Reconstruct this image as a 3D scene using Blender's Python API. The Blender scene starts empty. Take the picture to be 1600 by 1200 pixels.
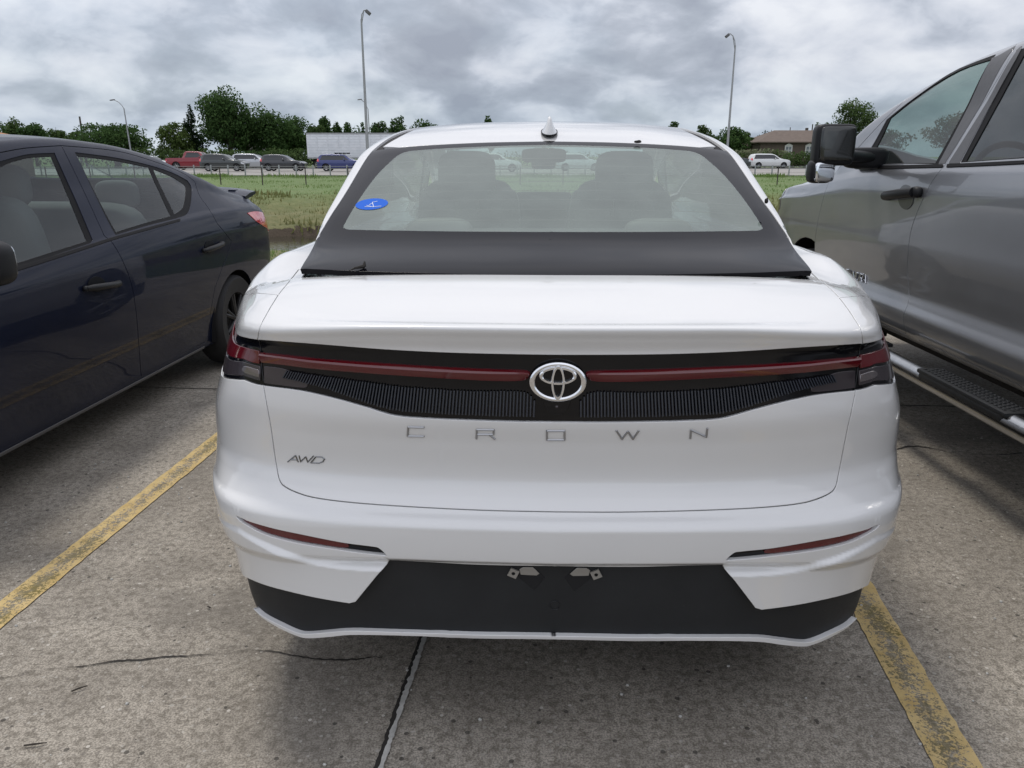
import bpy, bmesh, math, random
import numpy as np
from mathutils import Vector, Matrix, Euler
from mathutils.bvhtree import BVHTree
from mathutils.kdtree import KDTree
from mathutils.geometry import delaunay_2d_cdt

sc = bpy.context.scene
col = sc.collection
R = math.radians
rnd = random.Random(7)

# ------------------------------------------------------------------ camera
FPX, CAMH, PITCH = 1200.0, 1.38, 16.5
cd = bpy.data.cameras.new('camera')
cam = bpy.data.objects.new('camera', cd)
col.objects.link(cam)
cam.location = (0, 0, CAMH)
cam.rotation_euler = (R(90 - PITCH), 0, 0)
cd.sensor_width = 36
cd.lens = FPX / 1600 * 36
cd.clip_start = 0.05
cd.clip_end = 3000
sc.camera = cam
CP, SP = math.cos(R(PITCH)), math.sin(R(PITCH))


def ray(px, py):
    x, y = (px - 800) / FPX, (600 - py) / FPX
    return Vector((x, CP + y * SP, -SP + y * CP))


def at(px, py, Y):
    """world point on the ray of pixel px,py at forward distance Y"""
    d = ray(px, py)
    k = Y / d.y
    return Vector((d.x * k, Y, CAMH + d.z * k))


def gnd(px, py, z=0.0):
    d = ray(px, py)
    k = (z - CAMH) / d.z
    return Vector((d.x * k, d.y * k, z))


# ------------------------------------------------------------------ render / exposure
sc.render.engine = 'CYCLES'
sc.view_settings.view_transform = 'Standard'
sc.view_settings.look = 'None'
sc.view_settings.exposure = 0.47
sc.view_settings.gamma = 1.0
sc.cycles.use_denoising = True
sc.cycles.max_bounces = 10
sc.cycles.transparent_max_bounces = 24
sc.cycles.caustics_reflective = False
sc.cycles.caustics_refractive = False

# ------------------------------------------------------------------ sky and sun (overcast)
SUN_EL, SUN_AZ = 66.0, -38.0          # azimuth from +Y towards +X
w = bpy.data.worlds.new('World')
sc.world = w
w.use_nodes = True
nt = w.node_tree
nt.nodes.clear()


class NT:
    """tiny node-graph helper"""
    def __init__(s, tree):
        s.t = tree

    def n(s, typ, **kw):
        nd = s.t.nodes.new(typ)
        for k, v in kw.items():
            if k.startswith('i_'):
                key = k[2:]
                key = int(key) if key.isdigit() else key.replace('_', ' ')
                s.set(nd, key, v)
            else:
                setattr(nd, k, v)
        return nd

    def set(s, nd, key, v):
        sock = nd.inputs[key]
        if isinstance(v, bpy.types.NodeSocket):
            s.t.links.new(v, sock)
        else:
            sock.default_value = v

    def math(s, op, a, b=0.0, c=0.0, clamp=False):
        nd = s.n('ShaderNodeMath', operation=op, use_clamp=clamp)
        for i, v in enumerate((a, b, c)):
            s.set(nd, i, v)
        return nd.outputs[0]

    def vmath(s, op, a, b=(0, 0, 0), scale=None):
        nd = s.n('ShaderNodeVectorMath', operation=op)
        s.set(nd, 0, a)
        s.set(nd, 1, b)
        if scale is not None:
            s.set(nd, 'Scale', scale)
        return nd.outputs[0]

    def mix(s, f, a, b, blend='MIX'):
        nd = s.n('ShaderNodeMix', data_type='RGBA', blend_type=blend, clamp_factor=True)
        s.set(nd, 0, f)
        s.set(nd, 6, a)
        s.set(nd, 7, b)
        return nd.outputs[2]

    def noise(s, vec, scale, detail=4, rough=.55, dist=0.0, dims='3D'):
        nd = s.n('ShaderNodeTexNoise', noise_dimensions=dims)
        s.set(nd, 'Vector', vec)
        s.set(nd, 'Scale', scale)
        s.set(nd, 'Detail', detail)
        s.set(nd, 'Roughness', rough)
        s.set(nd, 'Distortion', dist)
        return nd.outputs['Fac']

    def ramp(s, f, stops, interp='LINEAR'):
        nd = s.n('ShaderNodeValToRGB')
        cr = nd.color_ramp
        cr.interpolation = interp
        while len(cr.elements) < len(stops):
            cr.elements.new(0.5)
        for e, (p, c) in zip(cr.elements, stops):
            e.position = p
            e.color = (c, c, c, 1) if isinstance(c, (int, float)) else (*c[:3], 1)
        s.set(nd, 0, f)
        return nd.outputs[0]


g = NT(nt)
tc = g.n('ShaderNodeTexCoord')
dirv = g.vmath('NORMALIZE', tc.outputs['Generated'])
sep = g.n('ShaderNodeSeparateXYZ')
g.set(sep, 0, dirv)
dz = g.math('MAXIMUM', sep.outputs[2], 0.0)
den = g.math('ADD', dz, 0.60)
comb = g.n('ShaderNodeCombineXYZ')
g.set(comb, 0, g.math('DIVIDE', sep.outputs[0], den))
g.set(comb, 1, g.math('DIVIDE', sep.outputs[1], den))
g.set(comb, 2, g.math('MULTIPLY', dz, 1.9))
pv = comb.outputs[0]
warp = g.n('ShaderNodeTexNoise')
g.set(warp, 'Vector', pv)
g.set(warp, 'Scale', 3.2)
g.set(warp, 'Detail', 3)
pv2 = g.vmath('ADD', pv, g.vmath('MULTIPLY', warp.outputs['Color'], (0.13, 0.13, 0.13)))
n1 = g.noise(pv2, 2.3, 9, .52, .1)
n2 = g.noise(g.vmath('ADD', pv2, (5.3, 2.1, 1.0)), 7.5, 7, .52, .1)
n3 = g.noise(g.vmath('ADD', pv2, (1.3, 9.1, 4.0)), 1.1, 3, .5, 0)
cl = g.math('ADD', g.math('MULTIPLY', n1, .52), g.math('MULTIPLY', n2, .48))
cl = g.math('ADD', cl, g.math('MULTIPLY', g.math('SUBTRACT', n3, .5), .35))
cloud = g.ramp(cl, [(0.39, (.265, .295, .355)), (0.45, (.315, .35, .41)), (0.485, (.365, .40, .465)),
                    (0.515, (.435, .47, .535)), (0.555, (.505, .535, .595)), (.625, (.60, .625, .67))])
# thin gaps between the clouds show pale blue sky
sky = g.n('ShaderNodeTexSky', sky_type='NISHITA')
sky.sun_disc = False
sky.sun_elevation = R(SUN_EL)
sky.sun_rotation = R(SUN_AZ)
skyc = g.vmath('SCALE', sky.outputs[0], scale=0.10)
gap = g.ramp(g.noise(g.vmath('ADD', pv2, (9, 3, 7)), .8, 5, .55), [(.56, 0.0), (.72, .35)])
cs = g.mix(gap, cloud, skyc)
cs = g.mix(g.ramp(dz, [(.22, 0.0), (.50, .82)]), cs, (.43, .462, .525, 1))
# overcast sky: brighter towards the zenith
lum = g.math('MULTIPLY_ADD', g.math('POWER', dz, 0.9), 0.85, 0.84)
lum = g.math('MULTIPLY', lum, g.math('MULTIPLY_ADD', g.math('MAXIMUM', g.math('MULTIPLY', sep.outputs[1], -1.0), 0.0), .45, 1.0))  # extra brightness added behind the camera to light the rear-facing panels
hz = g.ramp(dz, [(0.0, (.96, 1.03, 1.05)), (0.10, (1.0, 1.0, 1.0)), (0.5, (1.05, 1.0, .97))])
fin = g.vmath('SCALE', g.mix(1.0, cs, hz, 'MULTIPLY'), scale=lum)
bg = g.n('ShaderNodeBackground')
g.set(bg, 0, fin)
g.set(bg, 1, 1.0)
out = g.n('ShaderNodeOutputWorld')
g.set(out, 0, bg.outputs[0])

sl = bpy.data.lights.new('sun', 'SUN')
sl.energy = 1.3
sl.angle = R(12)
sl.color = (1.0, .94, .85)
so = bpy.data.objects.new('sun', sl)
col.objects.link(so)
sd = Vector((math.sin(R(SUN_AZ)) * math.cos(R(SUN_EL)), math.cos(R(SUN_AZ)) * math.cos(R(SUN_EL)), math.sin(R(SUN_EL))))
so.rotation_euler = sd.to_track_quat('Z', 'Y').to_euler()

# ------------------------------------------------------------------ object helpers


def tag(o, label=None, cat=None, group=None, kind=None):
    if label: o['label'] = label
    if cat: o['category'] = cat
    if group: o['group'] = group
    if kind: o['kind'] = kind
    return o


def empty(name, loc, rz=0, label=None, cat=None, group=None):
    o = bpy.data.objects.new(name, None)
    o.location = loc
    o.rotation_euler = (0, 0, rz)
    o.empty_display_size = .2
    col.objects.link(o)
    tag(o, label, cat, group)
    return o


def link(name, me, mat=None, parent=None):
    o = bpy.data.objects.new(name, me)
    if mat is not None:
        for m in (mat if isinstance(mat, (list, tuple)) else [mat]):
            me.materials.append(m)
    col.objects.link(o)
    if parent is not None:
        o.parent = parent
    return o


def mesh(name, V, F, mat=None, parent=None, smooth=True, normals=None, sharp=None):
    me = bpy.data.meshes.new(name)
    me.from_pydata([tuple(map(float, v)) for v in V], [], [tuple(map(int, f)) for f in F])
    me.update()
    if smooth:
        me.polygons.foreach_set('use_smooth', [True] * len(me.polygons))
        if normals is not None:
            me.normals_split_custom_set_from_vertices([tuple(map(float, n)) for n in normals])
        elif sharp:
            me.set_sharp_from_angle(angle=R(sharp))
    return link(name, me, mat, parent)


class MB:
    """collects simple shapes into one mesh"""
    def __init__(s):
        s.V, s.F = [], []

    def add(s, V, F):
        b = len(s.V)
        s.V += [tuple(v) for v in V]
        s.F += [tuple(i + b for i in f) for f in F]
        return s

    def box(s, c, d, rot=None, bev=0.0, seg=2):
        bm = bmesh.new()
        bmesh.ops.create_cube(bm, size=1)
        for v in bm.verts:
            v.co = Vector((v.co.x * d[0], v.co.y * d[1], v.co.z * d[2]))
        if bev > 0:
            bmesh.ops.bevel(bm, geom=list(bm.edges), offset=bev, segments=seg, affect='EDGES', profile=.6)
        M = Matrix.Translation(Vector(c))
        if rot is not None:
            M = M @ (rot.to_matrix().to_4x4() if isinstance(rot, Euler) else rot)
        bm.verts.ensure_lookup_table()
        V = [M @ v.co for v in bm.verts]
        F = [[v.index for v in f.verts] for f in bm.faces]
        bm.free()
        return s.add(V, F)

    def tube(s, pts, rad, n=8, cap=True):
        pts = [Vector(p) for p in pts]
        rads = rad if isinstance(rad, (list, tuple)) else [rad] * len(pts)
        rings = []
        up = Vector((0, 0, 1))
        for i, p in enumerate(pts):
            a = pts[max(i - 1, 0)]
            b = pts[min(i + 1, len(pts) - 1)]
            t = (b - a).normalized()
            u = up if abs(t.dot(up)) < .95 else Vector((1, 0, 0))
            x = t.cross(u).normalized()
            y = t.cross(x).normalized()
            rings.append([p + (x * math.cos(k * 2 * math.pi / n) + y * math.sin(k * 2 * math.pi / n)) * rads[i] for k in range(n)])
        V = [v for r in rings for v in r]
        F = []
        for i in range(len(pts) - 1):
            for k in range(n):
                k2 = (k + 1) % n
                F.append((i * n + k, i * n + k2, (i + 1) * n + k2, (i + 1) * n + k))
        if cap:
            F.append(tuple(range(n))[::-1])
            F.append(tuple((len(pts) - 1) * n + k for k in range(n)))
        return s.add(V, F)

    def ell(s, c, r, e1=.5, e2=.5, nu=24, nv=14, rot=None):
        """superellipsoid: e -> 0 boxy, 1 round"""
        def p(x, e): return math.copysign(abs(x) ** e, x)
        V = []
        for j in range(nv + 1):
            v = -math.pi / 2 + math.pi * j / nv
            for i in range(nu):
                u = 2 * math.pi * i / nu
                q = Vector((r[0] * p(math.cos(v), e1) * p(math.cos(u), e2), r[1] * p(math.cos(v), e1) * p(math.sin(u), e2), r[2] * p(math.sin(v), e1)))
                if rot is not None:
                    q = rot.to_matrix() @ q
                V.append(q + Vector(c))
        F = [(j * nu + i, j * nu + (i + 1) % nu, (j + 1) * nu + (i + 1) % nu, (j + 1) * nu + i) for j in range(nv) for i in range(nu)]
        return s.add(V, F)

    def lathe(s, prof, c=(0, 0, 0), axis='X', n=32, a0=0.0, a1=2 * math.pi):
        """prof: (radius, along axis)"""
        full = abs(a1 - a0 - 2 * math.pi) < 1e-6
        m = n if full else n + 1
        V = []
        for (r, h) in prof:
            for k in range(m):
                a = a0 + (a1 - a0) * k / n
                if axis == 'X': q = (h, r * math.cos(a), r * math.sin(a))
                elif axis == 'Y': q = (r * math.cos(a), h, r * math.sin(a))
                else: q = (r * math.cos(a), r * math.sin(a), h)
                V.append((q[0] + c[0], q[1] + c[1], q[2] + c[2]))
        F = []
        for j in range(len(prof) - 1):
            for k in range(n):
                k2 = (k + 1) % m
                F.append((j * m + k, j * m + k2, (j + 1) * m + k2, (j + 1) * m + k))
        return s.add(V, F)

    def prism(s, poly, vec):
        n = len(poly)
        vec = Vector(vec)
        V = [Vector(p) for p in poly] + [Vector(p) + vec for p in poly]
        F = [tuple(range(n))[::-1], tuple(range(n, 2 * n))] + [(i, (i + 1) % n, n + (i + 1) % n, n + i) for i in range(n)]
        return s.add(V, F)

    def build(s, name, mat, parent=None, smooth=True, sharp=35):
        me = bpy.data.meshes.new(name)
        me.from_pydata([tuple(v) for v in s.V], [], s.F)
        bm = bmesh.new()
        bm.from_mesh(me)
        bmesh.ops.recalc_face_normals(bm, faces=bm.faces)
        bm.to_mesh(me)
        bm.free()
        if smooth:
            me.polygons.foreach_set('use_smooth', [True] * len(me.polygons))
            me.set_sharp_from_angle(angle=R(sharp))
        return link(name, me, mat, parent)


# ------------------------------------------------------------------ splines and surfaces
def spl(xs, ys):
    """monotone cubic through the points, vectorised"""
    xs = np.array(xs, float)
    ys = np.array(ys, float)
    h = np.diff(xs)
    dl = np.diff(ys) / h
    m = np.zeros(len(xs))
    for i in range(1, len(xs) - 1):
        if dl[i - 1] * dl[i] > 0:
            w1, w2 = 2 * h[i] + h[i - 1], h[i] + 2 * h[i - 1]
            m[i] = (w1 + w2) / (w1 / dl[i - 1] + w2 / dl[i])
    m[0], m[-1] = dl[0], dl[-1]

    def f(x):
        x = np.clip(np.asarray(x, float), xs[0], xs[-1])
        i = np.clip(np.searchsorted(xs, x, side='right') - 1, 0, len(xs) - 2)
        t = (x - xs[i]) / h[i]
        t2, t3 = t * t, t * t * t
        return (2 * t3 - 3 * t2 + 1) * ys[i] + (t3 - 2 * t2 + t) * h[i] * m[i] + (-2 * t3 + 3 * t2) * ys[i + 1] + (t3 - t2) * h[i] * m[i + 1]
    return f


def T(*pairs):
    return spl([p[0] for p in pairs], [p[1] for p in pairs])


def sstep(x, a, b):
    t = np.clip((np.asarray(x, float) - a) / (b - a), 0, 1)
    return t * t * (3 - 2 * t)


class Surf:
    """f(A,B) -> (N,3) in local coordinates; M = local to world"""
    def __init__(s, f, ra, rb, M, na=160, nb=160, flip=False, cast=None):
        s.f, s.ra, s.rb, s.M, s.flip = f, ra, rb, M, flip
        s.cast_range = cast or (ra, rb)
        s.na, s.nb = na, nb
        s._b = None

    def _bvh(s):
        if s._b is None:
            (a0, a1), (b0, b1) = s.cast_range
            A, B = np.meshgrid(np.linspace(a0, a1, s.na), np.linspace(b0, b1, s.nb), indexing='ij')
            s.PA, s.PB = A.ravel(), B.ravel()
            P = s.f(s.PA, s.PB)
            i = np.arange(s.na - 1)[:, None] * s.nb + np.arange(s.nb - 1)[None, :]
            i = i.ravel()
            T1 = np.stack([i, i + s.nb, i + s.nb + 1], 1)
            T2 = np.stack([i, i + s.nb + 1, i + 1], 1)
            s.tri = np.concatenate([T1, T2])
            s.P = P
            s._b = BVHTree.FromPolygons([tuple(p) for p in P], s.tri.tolist())
            s.Mi = s.M.inverted()
        return s._b

    def px(s, x, y):
        """parameters of the surface point seen at pixel x,y (or the nearest to the ray)"""
        b = s._bvh()
        o = s.Mi @ Vector((0, 0, CAMH))
        d = (s.Mi.to_3x3() @ ray(x, y)).normalized()
        loc, nor, idx, dist = b.ray_cast(o, d)
        if loc is None:
            # nearest surface point to the ray
            P = s.P
            oo, dd = np.array(o), np.array(d)
            v = P - oo
            k = v @ dd
            dist = np.linalg.norm(v - k[:, None] * dd, axis=1) / np.maximum(k, .1)
            j = int(np.argmin(dist))
            return (float(s.PA[j]), float(s.PB[j]))
        t = s.tri[idx]
        p0, p1, p2 = s.P[t]
        v0, v1, v2 = p1 - p0, p2 - p0, np.array(loc) - p0
        d00, d01, d11, d20, d21 = v0 @ v0, v0 @ v1, v1 @ v1, v2 @ v0, v2 @ v1
        dn = d00 * d11 - d01 * d01 + 1e-18
        v = (d11 * d20 - d01 * d21) / dn
        ww = (d00 * d21 - d01 * d20) / dn
        u = 1 - v - ww
        return (float(u * s.PA[t[0]] + v * s.PA[t[1]] + ww * s.PA[t[2]]), float(u * s.PB[t[0]] + v * s.PB[t[1]] + ww * s.PB[t[2]]))

    def pxs(s, pts):
        return [s.px(*p) for p in pts]

    def nrm(s, A, B, f=None):
        f = f or s.f
        e = 6e-4
        Pa = f(A + e, B) - f(A - e, B)
        Pb = f(A, B + e) - f(A, B - e)
        n = np.cross(Pa, Pb)
        L = np.linalg.norm(n, axis=1, keepdims=True)
        n = n / np.maximum(L, 1e-12)
        return -n if s.flip else n

    def off(s, fn):
        """surface pushed out by fn(A,B) metres (or a constant)"""
        if not callable(fn):
            c = fn
            fn = lambda A, B: np.full(len(A), c)
        return lambda A, B: s.f(A, B) + s.nrm(A, B) * fn(A, B)[:, None]

    def pt(s, a, b, o=0.0):
        A, B = np.array([a], float), np.array([b], float)
        p = s.f(A, B)[0]
        n = s.nrm(A, B)[0]
        return Vector(p + n * o), Vector(n)

    def inset(s, poly, dist):
        """move a closed polygon of params inward by dist metres"""
        A = np.array([p[0] for p in poly]); B = np.array([p[1] for p in poly])
        P = s.f(A, B)
        n = s.nrm(A, B)
        t = np.roll(P, -1, 0) - np.roll(P, 1, 0)
        t /= np.maximum(np.linalg.norm(t, axis=1, keepdims=True), 1e-9)
        area = np.sum(A * np.roll(B, -1) - B * np.roll(A, -1))
        e = 5e-4
        Ja = (s.f(A + e, B) - s.f(A - e, B)) / (2 * e)
        Jb = (s.f(A, B + e) - s.f(A, B - e)) / (2 * e)
        nn = np.cross(Ja, Jb)
        nn /= np.maximum(np.linalg.norm(nn, axis=1, keepdims=True), 1e-9)
        v = np.cross(nn, t) * (1 if area > 0 else -1) * dist
        aa, bb, ab = (Ja * Ja).sum(1), (Jb * Jb).sum(1), (Ja * Jb).sum(1)
        va, vb = (Ja * v).sum(1), (Jb * v).sum(1)
        D = np.maximum(aa * bb - ab * ab, 1e-9)
        return list(zip((A + (bb * va - ab * vb) / D).tolist(), (B + (aa * vb - ab * va) / D).tolist()))


def cr(pts, n=8):
    """Catmull-Rom through 2-D points"""
    if len(pts) < 3:
        out = []
        for i in range(len(pts) - 1):
            for k in range(n):
                t = k / n
                out.append(tuple(a * (1 - t) + b * t for a, b in zip(pts[i], pts[i + 1])))
        return out + [tuple(pts[-1])]
    P = [pts[0]] + list(pts) + [pts[-1]]
    out = []
    for i in range(1, len(P) - 2):
        p0, p1, p2, p3 = P[i - 1:i + 3]
        for k in range(n):
            t = k / n
            out.append(tuple(.5 * ((2 * b) + (-a + c) * t + (2 * a - 5 * b + 4 * c - d) * t * t + (-a + 3 * b - 3 * c + d) * t ** 3)
                             for a, b, c, d in zip(p0, p1, p2, p3)))
    out.append(tuple(pts[-1]))
    return out


def inpoly(X, Y, poly):
    P = np.array(poly)
    x0, y0 = P[:, 0], P[:, 1]
    x1, y1 = np.roll(x0, -1), np.roll(y0, -1)
    c = np.zeros(len(X), bool)
    for i in range(len(P)):
        m = (y0[i] > Y) != (y1[i] > Y)
        if not m.any() or y0[i] == y1[i]:
            continue
        xi = (x1[i] - x0[i]) * (Y[m] - y0[i]) / (y1[i] - y0[i]) + x0[i]
        c[m] ^= X[m] < xi
    return c


def dens(poly, step):
    out = []
    n = len(poly)
    for i in range(n):
        p, q = poly[i], poly[(i + 1) % n]
        L = math.hypot(q[0] - p[0], q[1] - p[1])
        if L < 1e-5:
            continue
        k = max(1, int(math.ceil(L / step)))
        for j in range(k):
            t = j / k
            out.append((p[0] * (1 - t) + q[0] * t, p[1] * (1 - t) + q[1] * t))
    return out


def patch(name, s, outer, mat, parent, holes=(), step=(.02, .02), off=0.0, lip=.008, gap=0.0, hgap=None, mirror=False, seam=None, bstep=.012, round_=.0015, data=None, flat=False):
    """a panel of surface s bounded by parameter polygons, with a turned-in edge"""
    if mirror == 'pair':
        pr = parent if isinstance(parent, tuple) else (parent, parent)
        kw = dict(holes=holes, step=step, off=off, lip=lip, gap=gap, hgap=hgap, seam=seam, bstep=bstep, round_=round_)
        d_ = []
        patch(name, s, outer, mat, None, data=d_, **kw)
        V, F, N = d_[0]
        V2, N2 = V.copy(), N.copy()
        V2[:, 0] *= -1
        N2[:, 0] *= -1
        return (mesh(name, V, F, mat, pr[0], True, N), mesh(name, V2, [f_[::-1] for f_ in F], mat, pr[1], True, N2))
    f = s.off(off) if (callable(off) or off) else s.f
    hgap = gap if hgap is None else hgap
    polys = [s.inset(dens(outer, bstep), gap) if gap else dens(outer, bstep)]
    for h in holes:
        polys.append(s.inset(dens(h, bstep), -hgap) if hgap else dens(h, bstep))
    if seam is not None:   # keep points on the mirror line exactly there
        polys = [[(seam if abs(p[0] - seam) < max(.004, gap * 1.5) else p[0], p[1]) for p in pl] for pl in polys]
    pts, edges = [], []
    for pl in polys:
        b = len(pts)
        pts += pl
        edges += [(b + i, b + (i + 1) % len(pl)) for i in range(len(pl))]
    kd = KDTree(len(pts))
    for i, p in enumerate(pts):
        kd.insert((p[0], p[1], 0), i)
    kd.balance()
    P0 = np.array(polys[0])
    a0, b0 = P0.min(0)
    a1, b1 = P0.max(0)
    ga = np.arange(a0 + step[0] / 2, a1, step[0])
    gb = np.arange(b0 + step[1] / 2, b1, step[1])
    GA, GB = [q.ravel() for q in np.meshgrid(ga, gb, indexing='ij')]
    ok = inpoly(GA, GB, polys[0])
    for h in polys[1:]:
        ok &= ~inpoly(GA, GB, h)
    mind = min(step) * .45
    gp = [(a, b) for a, b in zip(GA[ok].tolist(), GB[ok].tolist()) if kd.find((a, b, 0))[2] > mind]
    allp = [Vector(p) for p in pts + gp]
    r = delaunay_2d_cdt(allp, edges, [], 0, 1e-6)
    ov, of = r[0], r[2]
    A = np.array([v[0] for v in ov]); B = np.array([v[1] for v in ov])
    F = np.array([tuple(x) for x in of])
    ca, cb = A[F].mean(1), B[F].mean(1)
    ok = inpoly(ca, cb, polys[0])
    for h in polys[1:]:
        ok &= ~inpoly(ca, cb, h)
    F = F[ok]
    used = np.unique(F)
    mp = -np.ones(len(A), int)
    mp[used] = np.arange(len(used))
    A, B, F = A[used], B[used], mp[F]
    V = f(A, B)
    N = s.nrm(A, B, f)
    fn = np.cross(V[F[:, 1]] - V[F[:, 0]], V[F[:, 2]] - V[F[:, 0]])
    bad = (fn * N[F[:, 0]]).sum(1) < 0
    F[bad] = F[bad][:, ::-1]
    F = [tuple(x) for x in F]
    if lip:
        cnt = {}
        for t in F:
            for k in range(3):
                e = (t[k], t[(k + 1) % 3])
                cnt[e] = 1
        be = [e for e in cnt if (e[1], e[0]) not in cnt]
        if seam is not None:
            be = [e for e in be if not (abs(A[e[0]] - seam) < 1e-6 and abs(A[e[1]] - seam) < 1e-6)]
        side = {}
        for (i, j) in be:
            d = np.cross(V[j] - V[i], N[i])
            L = np.linalg.norm(d)
            if L < 1e-9: continue
            d /= L
            for q in (i, j):
                side[q] = side.get(q, np.zeros(3)) + d
        idx = {}
        VV, NN = [V], [N]
        base = len(V)
        for q, d in side.items():
            d = d / max(np.linalg.norm(d), 1e-9)
            n = N[q]
            idx[q] = base
            r_ = round_
            ln = n
            if flat:
                ln = np.array([n[0], n[1], 0.0]) / max(1e-6, math.hypot(n[0], n[1]))
            VV.append(np.array([V[q] + d * r_ * .7 - n * r_ * .3, V[q] + d * r_ - n * r_, V[q] + d * r_ - ln * lip]))
            NN.append(np.array([n * .7 + d * .7, d, d]))
            base += 3
        V = np.concatenate(VV)
        N = np.concatenate(NN)
        for (i, j) in be:
            if i not in idx or j not in idx: continue
            a, b = idx[i], idx[j]
            F += [(j, i, a, b), (b, a, a + 1, b + 1), (b + 1, a + 1, a + 2, b + 2)]
    N = N / np.maximum(np.linalg.norm(N, axis=1, keepdims=True), 1e-9)
    if mirror:
        n0 = len(V)
        V2, N2 = V.copy(), N.copy()
        V2[:, 0] *= -1
        N2[:, 0] *= -1
        F = F + [tuple(i + n0 for i in f_[::-1]) for f_ in F]
        V = np.concatenate([V, V2])
        N = np.concatenate([N, N2])
        if mirror == 'only':
            V, N = V[n0:], N[n0:]
            F = [tuple(i - n0 for i in f_) for f_ in F[len(F) // 2:]]
    if data is not None:
        data.append((V, F, N))
        return None
    return mesh(name, V, F, mat, parent, True, N)


def sheet(name, s, ra, rb, na, nb, mat, parent, off=0.0, mirror=False, flip=False):
    """plain grid of a surface"""
    f = s.off(off) if off else s.f
    A, B = [q.ravel() for q in np.meshgrid(np.linspace(*ra, na), np.linspace(*rb, nb), indexing='ij')]
    V = f(A, B)
    N = s.nrm(A, B, f)
    F = [(i * nb + j, (i + 1) * nb + j, (i + 1) * nb + j + 1, i * nb + j + 1) for i in range(na - 1) for j in range(nb - 1)]
    if s.flip: F = [f_[::-1] for f_ in F]
    if mirror:
        n0 = len(V)
        V2, N2 = V.copy(), N.copy()
        V2[:, 0] *= -1
        N2[:, 0] *= -1
        F = F + [tuple(i + n0 for i in f_[::-1]) for f_ in F]
        V, N = np.concatenate([V, V2]), np.concatenate([N, N2])
    return mesh(name, V, F, mat, parent, True, N)


# ------------------------------------------------------------------ materials
MATS = {}


def base_mat(name):
    m = bpy.data.materials.new(name)
    m.use_nodes = True
    m.node_tree.nodes.clear()
    q = NT(m.node_tree)
    o = q.n('ShaderNodeOutputMaterial')
    return m, q, o


def pbr(name, colr, rough=.5, metal=0.0, coat=0.0, spec=.5, noise=0.0, nscale=8, bump=0.0, bscale=80, dirt=0.0, dirtc=(.12, .10, .08), coatr=.03, ior=1.5):
    m, q, o = base_mat(name)
    b = q.n('ShaderNodeBsdfPrincipled')
    tc = q.n('ShaderNodeTexCoord').outputs['Object']
    c = (*colr, 1)
    if noise:
        nf = q.noise(tc, nscale, 5, .6)
        c = q.mix(q.ramp(nf, [(.3, 0.0), (.7, 1.0)]), tuple(x * (1 - noise) for x in colr) + (1,), tuple(min(x * (1 + noise), 1) for x in colr) + (1,))
    if dirt:
        nd = q.noise(tc, 3.0, 8, .7)
        nd2 = q.noise(tc, 160, 3, .6)
        f = q.math('MULTIPLY', q.ramp(nd, [(.35, 0.0), (.80, 1.0)]), dirt)
        f2 = q.math('MULTIPLY', q.ramp(nd2, [(.68, 0.0), (.74, 1.0)]), dirt * 3)
        c = q.mix(q.math('ADD', f, f2, clamp=True), c, (*dirtc, 1))
    q.set(b, 'Base Color', c)
    q.set(b, 'Roughness', rough if not noise else q.math('MULTIPLY_ADD', q.noise(tc, nscale * 2.3, 4), rough * .5, rough * .75))
    q.set(b, 'Metallic', metal)
    q.set(b, 'IOR', ior)
    q.set(b, 'Specular IOR Level', spec)
    q.set(b, 'Coat Weight', coat)
    q.set(b, 'Coat Roughness', coatr)
    if bump:
        bp = q.n('ShaderNodeBump')
        q.set(bp, 'Strength', bump)
        q.set(bp, 'Distance', .002)
        q.set(bp, 'Height', q.noise(tc, bscale, 4))
        q.set(b, 'Normal', bp.outputs[0])
    q.set(o, 0, b.outputs[0])
    MATS[name] = m
    return m


def glassmat(name, tint, refl=(1, 1, 1), haze=0.0, hazec=(.3, .33, .33), ior=1.5):
    m, q, o = base_mat(name)
    tr = q.n('ShaderNodeBsdfTransparent')
    q.set(tr, 0, (*tint, 1))
    gl = q.n('ShaderNodeBsdfGlossy')
    q.set(gl, 0, (*refl, 1))
    q.set(gl, 'Roughness', 0.01)
    fr = q.n('ShaderNodeFresnel')
    ge = q.n('ShaderNodeNewGeometry')
    q.set(fr, 'IOR', q.math('POWER', ior, q.math('MULTIPLY_ADD', ge.outputs['Backfacing'], -2.0, 1.0)))
    mx = q.n('ShaderNodeMixShader')
    q.set(mx, 0, fr.outputs[0])
    q.set(mx, 1, tr.outputs[0])
    q.set(mx, 2, gl.outputs[0])
    last = mx.outputs[0]
    if haze:
        # even pale diffuse haze mixed over the pane
        df = q.n('ShaderNodeBsdfDiffuse')
        q.set(df, 0, (*hazec, 1))
        m2 = q.n('ShaderNodeMixShader')
        tcx = q.n('ShaderNodeTexCoord').outputs['Object']
        q.set(m2, 0, q.math('MULTIPLY_ADD', q.noise(tcx, 6, 5), haze * .7, haze * .65))
        q.set(m2, 1, last)
        q.set(m2, 2, df.outputs[0])
        last = m2.outputs[0]
    q.set(o, 0, last)
    MATS[name] = m
    return m


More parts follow.
